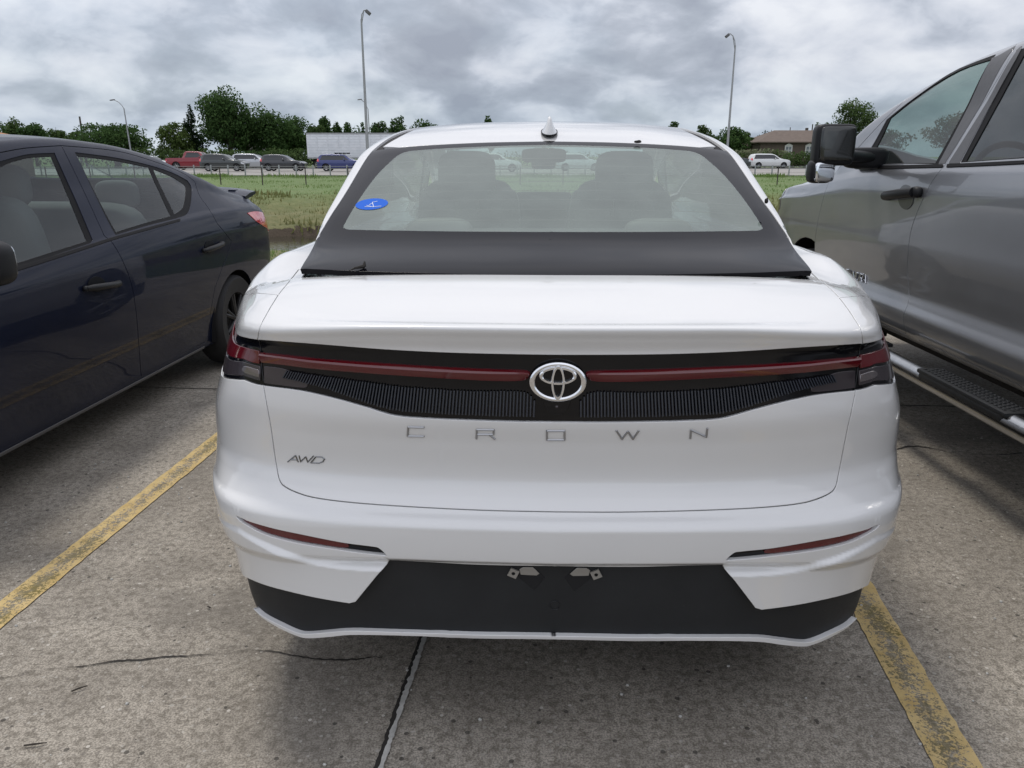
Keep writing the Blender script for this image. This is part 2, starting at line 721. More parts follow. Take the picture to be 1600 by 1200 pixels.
M_white = pbr('white_pearl_paint', (.63, .633, .632), .24, 0.0, 1.0, .5, noise=.012, nscale=3, dirt=.03, dirtc=(.35, .32, .28))
M_navy = pbr('navy_paint', (.0035, .0065, .020), .5, .0, .45, .08, noise=.15, nscale=2, dirt=.04, dirtc=(.1, .1, .1))
M_silver = pbr('silver_grey_paint', (.275, .285, .305), .36, .75, .9, .5, noise=.04, nscale=2, dirt=.05, dirtc=(.2, .19, .17))
M_pblack = pbr('textured_black_plastic', (.011, .0125, .0145), .55, 0, 0, .35, noise=.2, nscale=5, bump=.25, bscale=900, dirt=.05, dirtc=(.10, .095, .09))
M_gblack = pbr('gloss_black', (.003, .003, .004), .06, 0, 0, .35)
M_panel = pbr('gloss_black_panel', (.003, .003, .004), .09, 0, 0, .35, dirt=.02, dirtc=(.10, .1, .1))
M_rubber = pbr('black_rubber', (.005, .005, .006), .6, spec=.18)
M_liner = pbr('dark_gap', (.006, .006, .007), .9)
M_chrome = pbr('chrome', (.75, .76, .78), .07, 1.0)
M_alu = pbr('polished_tube', (.42, .43, .44), .22, 1.0, noise=.1, nscale=30)
M_steel = pbr('bracket_metal', (.30, .29, .27), .5, .5)
M_red = pbr('red_lens', (.085, .0015, .005), .07, 0, 0, .8)
M_redb = pbr('bright_red_lens', (.62, .02, .03), .1, 0, 1.0, .8)
M_smoke = pbr('smoked_lens', (.040, .034, .038), .08, .1, 0, .7)
M_lens = pbr('clear_lens', (.16, .14, .145), .08, .6, 1.0, .8)
M_rib = pbr('ribbed_trim', (.022, .026, .036), .25, .0, 0, .6)
M_seat = pbr('beige_seat_leather', (.20, .195, .19), .55, noise=.06, nscale=20)
M_dark_int = pbr('dark_interior', (.035, .036, .038), .7)
M_lt_int = pbr('light_interior', (.34, .33, .31), .7)
M_tyre = pbr('tyre', (.014, .014, .015), .75, bump=.3, bscale=120)
M_rim = pbr('alloy_rim', (.30, .31, .32), .3, .9)
M_blue = pbr('blue_sticker', (.022, .11, .50), .7, spec=.08)
M_ink = pbr('white_ink', (.70, .74, .8), .8, spec=.1)
M_glass = glassmat('green_tinted_glass', (.74, .86, .80), haze=.03, hazec=(.5, .55, .53))
M_rglass = glassmat('sky_haze_rear_glass', (.78, .88, .82), haze=.42, hazec=(.30, .345, .325))  # strong haze colour paints in the flat sky reflection on the glass
M_glassd = glassmat('side_glass', (.62, .72, .70), haze=.04, hazec=(.4, .45, .45))
M_glassp = glassmat('privacy_glass', (.10, .10, .11), haze=.02)
M_mirror = pbr('mirror_glass', (.7, .72, .74), .02, 1.0)
M_gpanel = pbr('dark_ceramic_glass', (.004, .004, .006), .05, 0, 0.0, .5, ior=1.20)
M_heat = pbr('heater_wire', (.12, .10, .09), .5)
M_cup = pbr('dark_recess', (.003, .0035, .006), .5, 0, 0, .15)
M_cup2 = pbr('grey_recess', (.07, .075, .08), .4, .4, .6)
M_rubber2 = pbr('textured_black_trim', (.009, .0095, .011), .48, 0, 0, .3, bump=.15, bscale=600)
M_sill = pbr('sill_strip', (.12, .12, .125), .35, .3)
M_greyseat = pbr('grey_seat_cloth', (.10, .10, .105), .85)
M_satin = pbr('satin_pillar_film', (.045, .045, .048), .35, .2, .3, noise=.15, nscale=60)
M_darkmir = pbr('dark_mirror_back', (.010, .011, .010), .12, .0, .6)
M_darkrim = pbr('dark_wheel_cover', (.018, .018, .02), .5, .2)
M_glasst = glassmat('truck_glass', (.42, .52, .50), haze=.04, hazec=(.3, .34, .34))
M_dchrome = pbr('dark_chrome', (.22, .225, .23), .15, 1.0)
M_schrome = pbr('satin_chrome', (.36, .365, .375), .32, 1.0)

# =================================================================== the white sedan
def make_white_sedan():
    root = empty('white_sedan', (0.095, 1.50, 0), -R(1.6), 'white pearl sedan seen from behind with a full width black and red light bar', 'car')
    M = Matrix.Translation(root.location) @ Matrix.Rotation(-R(1.6), 4, 'Z')
    # ---- body surface B(a,b): a = metres round the plan outline from the rear centre, b = metres up the profile
    plan = [(0, 0), (.3, .010), (.48, .028), (.63, .062), (.74, .112), (.81, .172), (.855, .25), (.89, .35), (.91, .47), (.92, .62), (.92, .95),
            (.915, 2.9), (.90, 4.0), (.80, 4.6), (.55, 4.88), (.0, 4.96)]
    ak = [0]
    for p, q in zip(plan, plan[1:]):
        ak.append(ak[-1] + math.hypot(q[0] - p[0], q[1] - p[1]))
    X, Y = spl(ak, [p[0] for p in plan]), spl(ak, [p[1] for p in plan])
    AMAX = ak[-1]
    prof = [  # rear inset, rear z, side inset, side z
        (.12, .300, .25, .235), (.035, .306, .068, .245), (.030, .322, .058, .262), (.022, .505, .030, .45), (.004, .525, .018, .49),
        (.000, .600, .004, .56), (.003, .607, .001, .59), (.034, .629, .0, .62), (.060, .655, .0, .66), (.074, .695, .0, .70), (.060, .775, .010, .78),
        (.044, .843, .038, .855), (.050, .920, .060, .92), (.052, .985, .082, .965), (.040, 1.018, .095, .99), (.030, 1.040, .108, 1.008),
        (.034, 1.0455, .115, 1.018), (.054, 1.0470, .135, 1.031), (.074, 1.0445, .150, 1.040), (.100, 1.0460, .17, 1.048), (.28, 1.0665, .25, 1.062), (.45, 1.0855, .36, 1.070), (.68, 1.087, .52, 1.071)]
    bk = [0]
    for p, q in zip(prof, prof[1:]):
        bk.append(bk[-1] + math.hypot(q[0] - p[0], q[1] - p[1]))
    iy, zr, ix, zs = [spl(bk, [p[i] for p in prof]) for i in range(4)]
    BMAX = bk[-1]

    WING = [None]

    def f(A, B):
        s, a = np.sign(A), np.abs(A)
        ws = sstep(a, .25, 1.05)
        wr = 1 - sstep(a, .70, 1.90)
        wq = 1 - sstep(a, .45, 1.35)
        wz = sstep(a, .30, .95)
        wl = sstep(a, .22, .52)
        y0 = Y(a)
        # haunch: ahead of the lamps the shoulder stands wider and higher
        hs = sstep(y0, .22, .85) * (1 - sstep(y0, 3.2, 4.2))
        up = sstep(B, bk[10], bk[14])
        x = X(a) - ix(B) * (1 - .42 * hs * up) * ws * (1 - sstep(y0, 4.4, 4.96))
        y = y0 + iy(B) * wr
        low = 1 - sstep(B, bk[2], bk[3])
        wzz = wz * (1 - low) + wl * low
        z = zr(B) * (1 - wzz) + zs(B) * wzz
        z = z + .052 * hs * up
        # the deck runs up flush to the black panel
        ax_ = np.abs(x)
        zt = 1.0908 - .0108 * np.minimum(ax_ / .665, 1.6) ** 4.0 - .014 * sstep(y, .455, .50)
        wd_ = sstep(y, .10, .43) * (1 - sstep(ax_, .64, .86)) * sstep(B, bk[14], bk[18])
        z = z + wd_ * (zt - z)
        # lower wings of the bumper stand proud of the band above them
        if WING[0] is not None:
            bc = np.interp(a, *WING[0])
            am = .019 * sstep(a, .20, .28) * (1 - .7 * sstep(a, .55, .85)) * (1 - sstep(a, .85, 1.3)) * (1 - sstep(B, bc - .002, bc + .018))
            y = y - am * wq
            x = x + am * (1 - wq)
        z = z - (z - .25) * .26 * sstep(y0, 3.3, 4.96)
        return np.stack([s * x, y, z], 1)
    S = Surf(f, (-AMAX, AMAX), (0, BMAX), M, 360, 260, cast=((-1.9, 1.9), (0, BMAX)))

    def bz(a, z):
        B = np.linspace(0, bk[18], 400)
        zz = f(np.full(400, a), B)[:, 2]
        return float(B[np.argmin(np.abs(zz - z))])

    def ay(y):
        A = np.linspace(0, AMAX, 1200)
        return float(A[np.argmin(np.abs(Y(A) - y))])
    wing = S.pxs([(376, 832), (431, 861), (482, 875), (532, 882.5), (570, 885.5), (605, 886)])
    wing = sorted((-a, b) for a, b in wing)
    WING[0] = ([0.0] + [p[0] for p in wing] + [3.0], [wing[0][1]] + [p[1] for p in wing] + [wing[-1][1]])
    S._b = None
    px = lambda *pts: S.pxs(cr(pts, 4)) if len(pts) > 2 else S.pxs(pts)
    mir = lambda pts: [(-a, b) for a, b in reversed(pts)]
    sp = lambda y, z: (-ay(y), bz(ay(y), z))
    # ---- outlines (left half, measured; mirrored for the right)
    AO = .43
    lid_side = px((466.7, 421), (451, 440.5), (434.6, 460.7), (416, 491), (406, 511), (402, 531.6))
    ltop_out = px((402, 531.6), (391, 530), (380.6, 527.6)) + [sp(.27, .978), sp(.35, .982), sp(AO, .985)]
    lout = [sp(AO + .015, .95), sp(AO + .01, .90), sp(AO, .875)]
    lbot_out = [sp(AO, .875), sp(.35, .868), sp(.27, .862)] + px((380.6, 593), (395, 598.5), (411, 602))
    lid_low = px((411, 602), (416, 629.5), (422.8, 666.6), (428, 703.7), (431, 724), (434.6, 744)) + px((434.6, 744), (441.4, 757.7), (465, 770), (498.7, 778.7), (566, 786.4), (667.5, 793), (770, 797.5), (868, 799.5))
    ltop = px((402, 531.6), (450, 535.2), (500, 539), (600, 547), (700, 552), (800, 554.5), (868, 555.5))
    lbot = px((411, 602), (465, 609), (498.7, 616), (532.5, 624.4), (573, 636), (617, 649), (667.5, 653.5), (735, 656.5), (800, 658.5), (868, 659.5))
    val_top = [sp(.71, .44), sp(.58, .44), sp(.40, .428)] + px((380.6, 901), (414, 915), (465, 928.5), (505, 937), (546, 943.7)) + px((556, 941), (583, 908), (610, 875.5)) + px((610, 875.5), (701, 881.5), (785, 884.5), (868, 885.6))
    seam = px((434.6, 460.5), (397.5, 458), (379, 461)) + [sp(.52, 1.0), sp(.62, .93), sp(.66, .86)]
    full = lambda left: left + mir(left)
    GAP = .0025
    # ---- bumper and rear corners
    o = [sp(.66, .86), sp(.66, .44)] + val_top
    o = o + mir(o)
    o2 = full(seam[::-1] + lid_side[4 * 2:][0:] + ltop_out[1:] + lout + lbot_out + lid_low[1:])
    # outline: lower path left->right, then upper path right->left
    low = o
    up = o2
    poly = low + up[::-1]
    refl = px((368.8, 806), (380, 812), (397.5, 818.5), (430, 827.5), (465, 835), (532.5, 848.5), (579.7, 854.8), (591.6, 857.5), (603.4, 868)) + px((603.4, 868), (570, 864.5), (532.5, 859.3), (465, 848.5), (414, 835), (380.6, 817.5), (369.5, 808))
    patch('rear_bumper', S, poly, M_white, root, holes=[refl, mir(refl)], step=(.0125, .0045), gap=GAP, lip=.032, bstep=.008, flat=True)
    for sgn, rr in ((0, refl), (1, mir(refl))):
        # dark housing and the red reflector in it
        h = patch('rear_reflector', S, rr, M_gblack, root, step=(.02, .006), off=-.012, lip=.004, gap=-.004)
        r1 = px((374, 811), (397.5, 820.5), (465, 837), (532.5, 850.5), (536, 858), (465, 847), (414, 834), (380.6, 817.5))
        r1 = mir(r1) if sgn else r1
        patch('red_reflector', S, r1, M_red, h, step=(.02, .005), off=-.007, lip=.004)
    # ---- black lower valance, white lip
    WSAVE = WING[0]
    WING[0] = None
    S._b = None
    val_bot = [sp(.71, .266), sp(.60, .266), sp(.40, .266), sp(.22, .268)] + px((397, 950), (412, 962.5), (440, 977), (465, 988), (482, 990), (515, 987.5), (549, 985), (617, 987), (735, 991), (868, 993))
    lip_bot = [sp(.71, .257), sp(.60, .257), sp(.40, .257), sp(.22, .258)] + px((398, 951), (413, 965.5), (440, 981.5), (465, 992.5), (482, 996), (515, 994), (549, 990.8), (617, 991.5), (735, 995.5), (868, 997.5))
    patch('lower_valance', S, val_top + mir(val_top) + (val_bot + mir(val_bot))[::-1], M_pblack, root, step=(.02, .012), off=-.010, gap=-.010, lip=.01)
    vb_, lb_ = val_bot[4:], lip_bot[4:]
    patch('lower_lip', S, vb_ + mir(vb_) + (lb_ + mir(lb_))[::-1], M_white, root, step=(.02, .006), off=.003, gap=.0005, lip=.03, flat=True)
    WING[0] = WSAVE
    S._b = None
    # ---- trunk lid: upper and lower face
    ac = lid_side[0][0]
    top = [(ac, BMAX - .08)]
    patch('trunk_lid', S, full(ltop[::-1] + lid_side[::-1] + top)[:0] + (full(top + lid_side) + [])[:0] + top + lid_side + ltop[1:] + mir(top + lid_side + ltop[1:]), M_white, root, step=(.02, .006), gap=GAP, lip=.015, bstep=.010)
    patch('trunk_face', S, (lbot + mir(lbot)) + (lid_low + mir(lid_low))[::-1], M_white, root, step=(.02, .007), gap=GAP, lip=.015, bstep=.010)
    # ---- quarter panels and the rest of the flanks
    sy = ay(.66)
    for m in (0, 1):
        q = lid_side[:9] + seam + [sp(y_, .44) for y_ in (.66, 1.1, 1.8, 2.8, 3.8, 4.4, 4.7)] + [(-AMAX + .02, sp(4.7, .44)[1]), (-AMAX + .02, BMAX), (ac, BMAX)]
        hs = []
        for yc in (1.10, 3.95):
            hs.append([(-ay(yc + .385 * math.cos(t)), bz(ay(yc), max(.447, .35 + .385 * math.sin(t)))) for t in np.linspace(0, 2 * math.pi, 40)[:-1]])
        if m: q, hs = mir(q), [mir(h) for h in hs]
        patch('quarter_panel', S, q, M_white, root, holes=hs, step=(.035, .012), gap=GAP, lip=.015)
        for (y0_, y1_) in ((1.49, 3.56), (4.34, 4.72)):
            q = [sp(y_, .438) for y_ in np.linspace(y0_, y1_, 8)] + [sp(y_, .25) for y_ in np.linspace(y1_, y0_, 8)]
            if m: q = mir(q)
            patch('sill_trim', S, q, M_pblack, root, step=(.06, .02), off=-.003, lip=.02)
    # dark layer behind the gaps
    sheet('inner_shell', S, (-1.75, 1.75), (bk[3], BMAX - .1), 180, 120, M_liner, root, off=-.022)
    # ---- light panel across the lid
    lp = patch('light_panel', S, ltop + mir(ltop) + (lbot + mir(lbot))[::-1], M_panel, root, step=(.02, .008), off=-.006, gap=.0012, lip=.012)
    for m in (0, 1):
        q = ltop_out + lout[:-1] + lbot_out
        if m: q = mir(q)
        tl = patch('tail_light', S, q, M_gblack, root, step=(.02, .008), off=-.004, gap=.0014, lip=.012)
        rb = px((404.5, 549), (391, 546), (380.6, 543)) + [sp(.27, .958), sp(.35, .968), sp(.42, .972), sp(.43, .955), sp(.35, .935), sp(.27, .920)] + px((380.6, 560), (391, 564.5), (404.5, 567.5))
        cl = px((405, 573), (380, 566)) + [sp(.27, .908), sp(.36, .925), sp(.37, .885), sp(.27, .872)] + px((380, 586), (405, 594))
        cl2 = px((404, 579), (384, 573), (378, 577), (384, 583), (404, 589))
        if m: rb, cl, cl2 = mir(rb), mir(cl), mir(cl2)
        patch('red_bar', S, rb, M_red, tl, step=(.02, .005), off=.001, lip=.004)
        patch('clear_lens', S, cl, M_smoke, tl, step=(.02, .008), off=-.001, lip=.003)
        patch('reversing_lamp', S, cl2, M_lens, tl, step=(.02, .008), off=.0005, lip=.003)
        # long red bar towards the badge; ridged: the surface folds along its length
        e1 = cr([(409, 550.5), (450, 555), (500, 560.6), (600, 568), (700, 574), (770, 577), (816, 578.5), (828, 581)], 6)
        e2 = cr([(409, 566.5), (450, 571.5), (500, 577.5), (600, 585.5), (700, 592), (770, 595.5), (816, 595), (828, 588)], 6)
        mid = cr([(409, 555), (450, 560), (500, 566), (600, 574), (700, 580), (770, 582.5), (816, 583), (828, 584)], 6)
        V, F = [], []
        m1, m2, mm = S.pxs(e1), S.pxs(e2), S.pxs(mid)
        for (p_, q_, r_) in zip(m1, m2, mm):
            AA = np.array([p_[0], p_[0], p_[0] * .5 + r_[0] * .5, r_[0], r_[0] * .5 + q_[0] * .5, q_[0], q_[0]])
            BB = np.array([p_[1], p_[1] - .0008, p_[1] * .5 + r_[1] * .5, r_[1], r_[1] * .5 + q_[1] * .5, q_[1] + .0008, q_[1]])
            HH = np.array([-.007, .0015, .0065, .010, .0065, .0015, -.007])
            if m: AA = -AA
            V += list(S.f(AA, BB) + S.nrm(AA, BB) * HH[:, None])
        for i in range(len(m1) - 1):
            for k in range(6):
                F.append((i * 7 + k, i * 7 + k + 1, (i + 1) * 7 + k + 1, (i + 1) * 7 + k))
        F += [tuple(range(7)), tuple(range(len(V) - 7, len(V)))]
        mb = MB()
        mb.add(V, F).build('tail_light_bar', M_red, root, sharp=14)
        # ribs
        t1 = cr([(441, 578), (505, 588), (573, 597.5), (634, 605), (735, 611), (815, 612), (836, 627)], 10)
        t2 = cr([(441, 590), (505, 605), (560, 624), (613, 640), (667, 645), (735, 648.5), (836, 651)], 10)
        t1 = S.pxs(t1); t2 = S.pxs(t2)
        A1 = sorted((p[0], p[1]) for p in t1); A2 = sorted((p[0], p[1]) for p in t2)
        V, F, N = [], [], []
        a0, a1 = A1[0][0] + .01, A1[-1][0] - .002
        nr = 82
        fo = S.off(.0005)
        for i in range(nr):
            a = a0 + (a1 - a0) * i / (nr - 1)
            bt = np.interp(a, [p[0] for p in A1], [p[1] for p in A1])
            bb = np.interp(a, [p[0] for p in A2], [p[1] for p in A2])
            if bt - bb < .004: continue
            lean = .010 * min(1, (-a) / .45)
            wd = (a1 - a0) / nr * .34
            AA, BB, HH = [], [], []
            rw = 4
            for j in range(rw):
                t = j / (rw - 1)
                for (dx, h) in ((-wd, -.004), (-wd * .6, .0022), (wd * .6, .0022), (wd, -.004)):
                    AA.append(a + dx + lean * (t - .5)); BB.append(bb + (bt - bb) * t + (rnd.random() - .5) * .002 * (j in (0, rw - 1))); HH.append(h)
            AA, BB, HH = map(np.array, (AA, BB, HH))
            if m: AA = -AA
            P = S.f(AA, BB) + S.nrm(AA, BB) * HH[:, None]
            b0 = len(V)
            V += list(P)
            for j in range(rw - 1):
                for k2 in range(3):
                    q_ = (b0 + j * 4 + k2, b0 + j * 4 + k2 + 1, b0 + (j + 1) * 4 + k2 + 1, b0 + (j + 1) * 4 + k2)
                    F.append(q_ if not m else q_[::-1])
        mesh('ribbed_trim', V, F, M_rib, lp, smooth=False)
        # smoked corner lens inside the lid panel
        q = px((411, 573), (440, 577), (470, 590), (478, 603), (465, 605), (411, 598))
        if m: q = mir(q)
        patch('smoked_lens', S, q, M_smoke, lp, step=(.02, .008), off=-.0035, lip=.002)
    # camera pod below the badge
    q = [(835, 634), (908, 634), (908, 648.5), (835, 648.5)]
    patch('camera_housing', S, S.pxs([(846, 622), (892, 622), (886, 640), (879, 646), (862, 646), (855, 640)]), M_gblack, lp, step=(.01, .006), off=.003, lip=.008)
    c, n = S.pt(*S.px(870, 635), o=.004)
    MB().ell(c - n * .003, (.004, .004, .004), 1, 1, 14, 8).build('camera_lens', M_smoke, lp)
    # ---- emblem
    a, b = S.px(869.5, 595)
    c, n = S.pt(0, b, .009)
    xv = Vector((1, 0, 0))
    zv = xv.cross(n).normalized()
    if zv.z < 0: zv = -zv
    em = MB()

    def ring(cx, cz, rx, rz, w_, hgt, tp=0.0, nn=56):
        """flat oval band: w_ half width, tp = thinner towards the sides"""
        V, F = [], []
        for k in range(nn):
            t = 2 * math.pi * k / nn
            ww = w_ * (1 - tp * abs(math.sin(t)))
            ct, st = math.cos(t), math.sin(t)
            for (dr, dh) in ((-ww, -.004), (-ww, hgt * .6), (-ww * .5, hgt), (ww * .5, hgt), (ww, hgt * .6), (ww, -.004)):
                V.append(c + xv * (cx + (rx + dr) * ct) + zv * (cz + (rz + dr) * st) + n * dh)
        for k in range(nn):
            k2 = (k + 1) % nn
            for j in range(5):
                F.append((k * 6 + j, k * 6 + j + 1, k2 * 6 + j + 1, k2 * 6 + j))
        em.add(V, F)
    ring(0, 0, .0540, .0380, .0056, .004, .30)
    ring(0, .0135, .0355, .0165, .0046, .006, .2)
    ring(0, -.001, .0118, .0325, .0040, .0075, .0)
    em.build('emblem', M_chrome, root, sharp=50)
    eb = MB()
    eb.add([c + xv * (.058 * math.cos(t)) + zv * (.042 * math.sin(t)) + n * h for h in (-.012, -.002) for t in np.linspace(0, 2 * math.pi, 41)[:-1]],
           [(k, (k + 1) % 40, 40 + (k + 1) % 40, 40 + k) for k in range(40)] + [tuple(range(40, 80))])
    eb.build('emblem_base', M_gblack, root)
    # ---- letters on the lid
    def stroke(mb, pts, rad=.0022, o_=.0006):
        P = [S.pt(*S.px(*p), o=o_)[0] for p in pts]
        for p, q in zip(P, P[1:]):
            mb.tube([p, q], rad, 6)
        for p in P: mb.ell(p, (rad, rad, rad), 1, 1, 8, 6)
    words = [[[(662, 667.5), (638, 667), (637, 681), (662, 681.5)]],
             [[(744.5, 685), (745, 671), (771.5, 671.5), (771, 678.5), (746, 678.5)], [(764, 678.5), (773, 685.5)]],
             [[(854.5, 673), (882, 673), (882, 687), (854.5, 687), (854.5, 673)]],
             [[(963, 673), (972, 686), (981, 674), (989, 686), (998, 673)]],
             [[(1078.5, 684.5), (1079.5, 671.5), (1103.5, 682.5), (1105, 669.5)]]]
    for wd in words:
        mb = MB()
        for st in wd: stroke(mb, st, .0023)
        mb.build('letter', M_schrome, root)
    mb = MB()
    for st in ([(450, 721.5), (462, 711.5), (466, 721.5)], [(455, 718), (465, 718.3)], [(467.5, 712), (470, 721.5), (478, 713.5), (481, 722), (490, 712.5)],
               [(486, 723), (494, 713.5), (503, 714), (507.5, 717), (505, 721), (499, 723.5), (486, 723)]):
        stroke(mb, st, .0015)
    mb.build('drive_badge', M_dchrome, root)
    # ---- plate brackets in the black recess
    for m in (0, 1):
        pent = S.pxs([(816, 889.7), (833, 889.7), (849.7, 905.9), (834.5, 925.4), (809, 904)])
        c0 = S.px(802, 898)
        if m: pent, c0 = mir(pent), (-c0[0], c0[1])
        pb = patch('plate_bracket', S, pent, M_liner, root, step=(.01, .008), off=-.0085, lip=.002, gap=0)
        q = [(0, 0)]
        rc, rn = S.pt(*c0, o=-.004)
        xa = Vector((1, 0, 0)); za = xa.cross(rn).normalized()
        if za.z < 0: za = -za
        an = R(-25 if not m else 25)
        u_, v_ = xa * math.cos(an) + za * math.sin(an), -xa * math.sin(an) + za * math.cos(an)
        tb = MB()
        no = 14
        inner = [rc + u_ * (.0042 * math.cos(t)) + v_ * (.0042 * math.sin(t)) for t in np.linspace(0, 2 * math.pi, 17)[:-1]]
        outr = []
        for t in np.linspace(0, 2 * math.pi, 17)[:-1]:
            cx, cy = math.cos(t), math.sin(t)
            k = .0105 / max(abs(cx), abs(cy))
            outr.append(rc + u_ * cx * k + v_ * cy * k)
        V = inner + outr + [p - rn * .004 for p in outr]
        F = [(k, (k + 1) % 16, 16 + (k + 1) % 16, 16 + k) for k in range(16)] + [(16 + k, 16 + (k + 1) % 16, 32 + (k + 1) % 16, 32 + k) for k in range(16)]
        tb.add(V, F).build('metal_tab', M_steel, pb, sharp=30)
        fl = S.pxs([(812, 893.5), (817, 890.5), (832, 890.5), (842, 899.5), (838, 902), (814, 901)])
        if m: fl = mir(fl)
        patch('bracket_plate', S, fl, M_steel, pb, step=(.01, .008), off=-.0080, lip=.001)
    c, n = S.pt(*S.px(867, 950), o=-.0095)
    mb = MB()
    zv2 = Vector((1, 0, 0)).cross(n).normalized()
    tt = np.linspace(0, 2 * math.pi, 25)
    mb.tube([c + Vector((1, 0, 0)) * .011 * math.cos(t) + zv2 * .011 * math.sin(t) for t in tt], .0014, 6, cap=False)
    mb.build('towing_cover', M_pblack, root)

    # =============== greenhouse G(t, v): t lateral metres-ish (0 centre), v = y
    zc = T((.30, 1.02), (.455, 1.0885), (.72, 1.148), (1.0, 1.250), (1.4, 1.392), (1.52, 1.432), (1.8, 1.494), (2.1, 1.528), (2.4, 1.540), (2.75, 1.525), (3.0, 1.485), (3.4, 1.32), (3.95, 1.06), (4.1, 1.02), (4.8, .86), (4.93, .74))
    xr = T((.30, .655), (.455, .665), (.72, .69), (1.0, .712), (1.4, .712), (1.8, .678), (2.1, .645), (2.6, .63), (3.0, .64), (3.9, .70), (4.8, .60), (4.93, .5))
    cr_ = T((.30, .012), (.455, .012), (.72, .024), (1.0, .040), (1.4, .047), (1.8, .05), (2.6, .05), (3.2, .05), (3.9, .03))
    tb_ = [0, .35, .58, .68, .715, .78, 1.25]

    def fg(A, V):
        s, a = np.sign(A), np.abs(A)
        x0, z0, c0 = xr(V), zc(V), cr_(V)
        # fractions of rail half width / drop
        fx = spl(tb_, [0, .5, .83, .965, 1.0, 1.0, 1.0])(a)
        fd = spl(tb_, [0, .12, .42, .75, 1.0, 1.55, 1.55])(a)
        g_ = np.clip((a - .715) / .535, 0, 1)
        h = np.maximum(z0 - c0 - .98, .02)
        out_ = sstep(V, .4, 1.4)
        x = fx * x0 + g_ * (.02 + .14 * out_) * np.clip(h / .4, .2, 1)
        z = np.where(a <= .715, z0 - c0 * np.minimum(fd, 1.0), z0 - c0 - g_ ** .93 * h)
        return np.stack([s * x, V, z], 1)
    G = Surf(fg, (-1.25, 1.25), (.30, 4.93), M, 220, 260, cast=((-1.25, 1.25), (.30, 3.2)))
    gp = lambda *pts: G.pxs(cr(pts, 4)) if len(pts) > 2 else G.pxs(pts)
    gm = lambda pts: [(-a, b) for a, b in reversed(pts)]
    # black panel of the lid below the glass
    pb_l = gp((466.5, 418.5), (480, 395), (496.5, 371))
    pb_b = gp((468, 421.5), (520, 423.8), (570, 426), (720, 430.3), (800, 431.8), (868, 432.5))
    gl_b = gp((499.5, 371.2), (600, 373.3), (690, 374.8), (780, 375.8), (868, 376.3))
    pan = patch('lid_panel', G, gl_b + gm(gl_b) + (pb_b + gm(pb_b))[::-1] + pb_l[1:-1], M_gpanel, root, step=(.02, .01), off=.0035, gap=.0012, lip=.014)
    inner_e = gp((501, 370.5), (513, 348), (540, 300), (570, 264), (601.5, 235.5))
    roof_e = gp((603, 233.5), (612, 231.6), (640, 229), (675, 226.5), (730, 223.7), (780, 222), (868, 220.6))
    clear = gp((546, 359), (700, 361.5), (868, 362.5))
    cl_s = gp((546, 358.8), (539, 356.8), (538, 351), (561, 312), (588, 275), (613, 250), (626, 240.5), (640, 236))
    cl_t = gp((640, 236), (680, 232.8), (720, 230.5), (800, 227.5), (868, 226.3))
    vt = roof_e[4][1]
    oe = [gl_b[0]] + [(-.705, v) for v in np.linspace(gl_b[0][1] + .03, vt - .01, 14)] + [(-.66, vt)]
    outer = oe + roof_e[4:] + gm(oe + roof_e[4:]) + (gl_b + gm(gl_b))[::-1][1:-1]
    hole = cl_s + cl_t[1:] + gm(cl_s + cl_t[1:]) + (clear + gm(clear))[::-1][1:-1]
    patch('window_border', G, outer, M_gpanel, root, holes=[hole], step=(.03, .03), off=.0, gap=.002, hgap=0, lip=.006)
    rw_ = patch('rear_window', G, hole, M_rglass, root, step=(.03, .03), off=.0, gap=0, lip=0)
    # heater wires in the glass
    mb = MB()
    for k in range(9):
        v = .80 + .07 * k
        P = [G.pt(t, v, -.004)[0] for t in np.linspace(-.60, .60, 20)]
        mb.tube(P, .0008, 4)
    mb.build('heater_wires', M_heat, rw_)
    # white pillar strips and the roof rails (one strip each side, with the dark ditch inboard)
    out_e = gp((496, 372), (510, 330), (555, 261), (600, 219), (630, 201), (660, 194.5))
    vs = np.linspace(.56, 2.75, 50)
    rail_in = T((.56, .792), (.70, .735), (.90, .692), (1.1, .674), (1.4, .664), (1.60, .655), (2.0, .640), (2.75, .640))
    ditch_in = T((1.44, .640), (1.56, .628), (1.75, .600), (2.1, .590), (2.75, .590))
    for m in (0, 1):
        q = [(-float(rail_in(v)), v) for v in vs] + [(-.795, v) for v in vs[::-1]]
        if m: q = gm(q)
        patch('roof_rail', G, q, M_white, root, step=(.012, .04), off=.003, gap=.001, lip=.014)
        v2 = np.linspace(1.48, 2.75, 24)
        q = [(-float(ditch_in(v)), v) for v in v2] + [(-float(rail_in(v)), v) for v in v2[::-1]]
        if m: q = gm(q)
        patch('roof_ditch_trim', G, q, M_rubber, root, step=(.012, .04), off=-.006, lip=.004, gap=-.002)
        # side glass with its dark frame
        q = [(-.80, .90), (-.80, 2.9), (-1.16, 3.4), (-1.18, 1.0), (-.93, .70)]
        if m: q = gm(q)
        patch('side_window', G, q, M_glassp, root, step=(.04, .05), off=-.002, lip=.004)
        q = [(-.795, .62), (-.795, 3.0), (-.80, 2.9), (-.80, .90), (-.93, .70), (-1.18, 1.0), (-1.16, 3.4), (-1.25, 3.5), (-1.25, .45), (-.80, .40)]
        q = [(-.795, .46), (-.795, 3.2), (-1.25, 3.6), (-1.25, .46)]
        hh = [(-.80, .90), (-.80, 2.9), (-1.16, 3.4), (-1.18, 1.0), (-.93, .70)]
        if m: q, hh = gm(q), gm(hh)
        patch('window_frame', G, q, M_gpanel, root, holes=[hh], step=(.04, .05), off=-.003, lip=.004)
    rtop = [(-float(ditch_in(v)), v) for v in np.linspace(1.56, 2.75, 20)]
    rr = roof_e[2:]
    q = [p for p in rr[::-1]] + rtop + [(-.58, 2.95), (0, 3.02)]
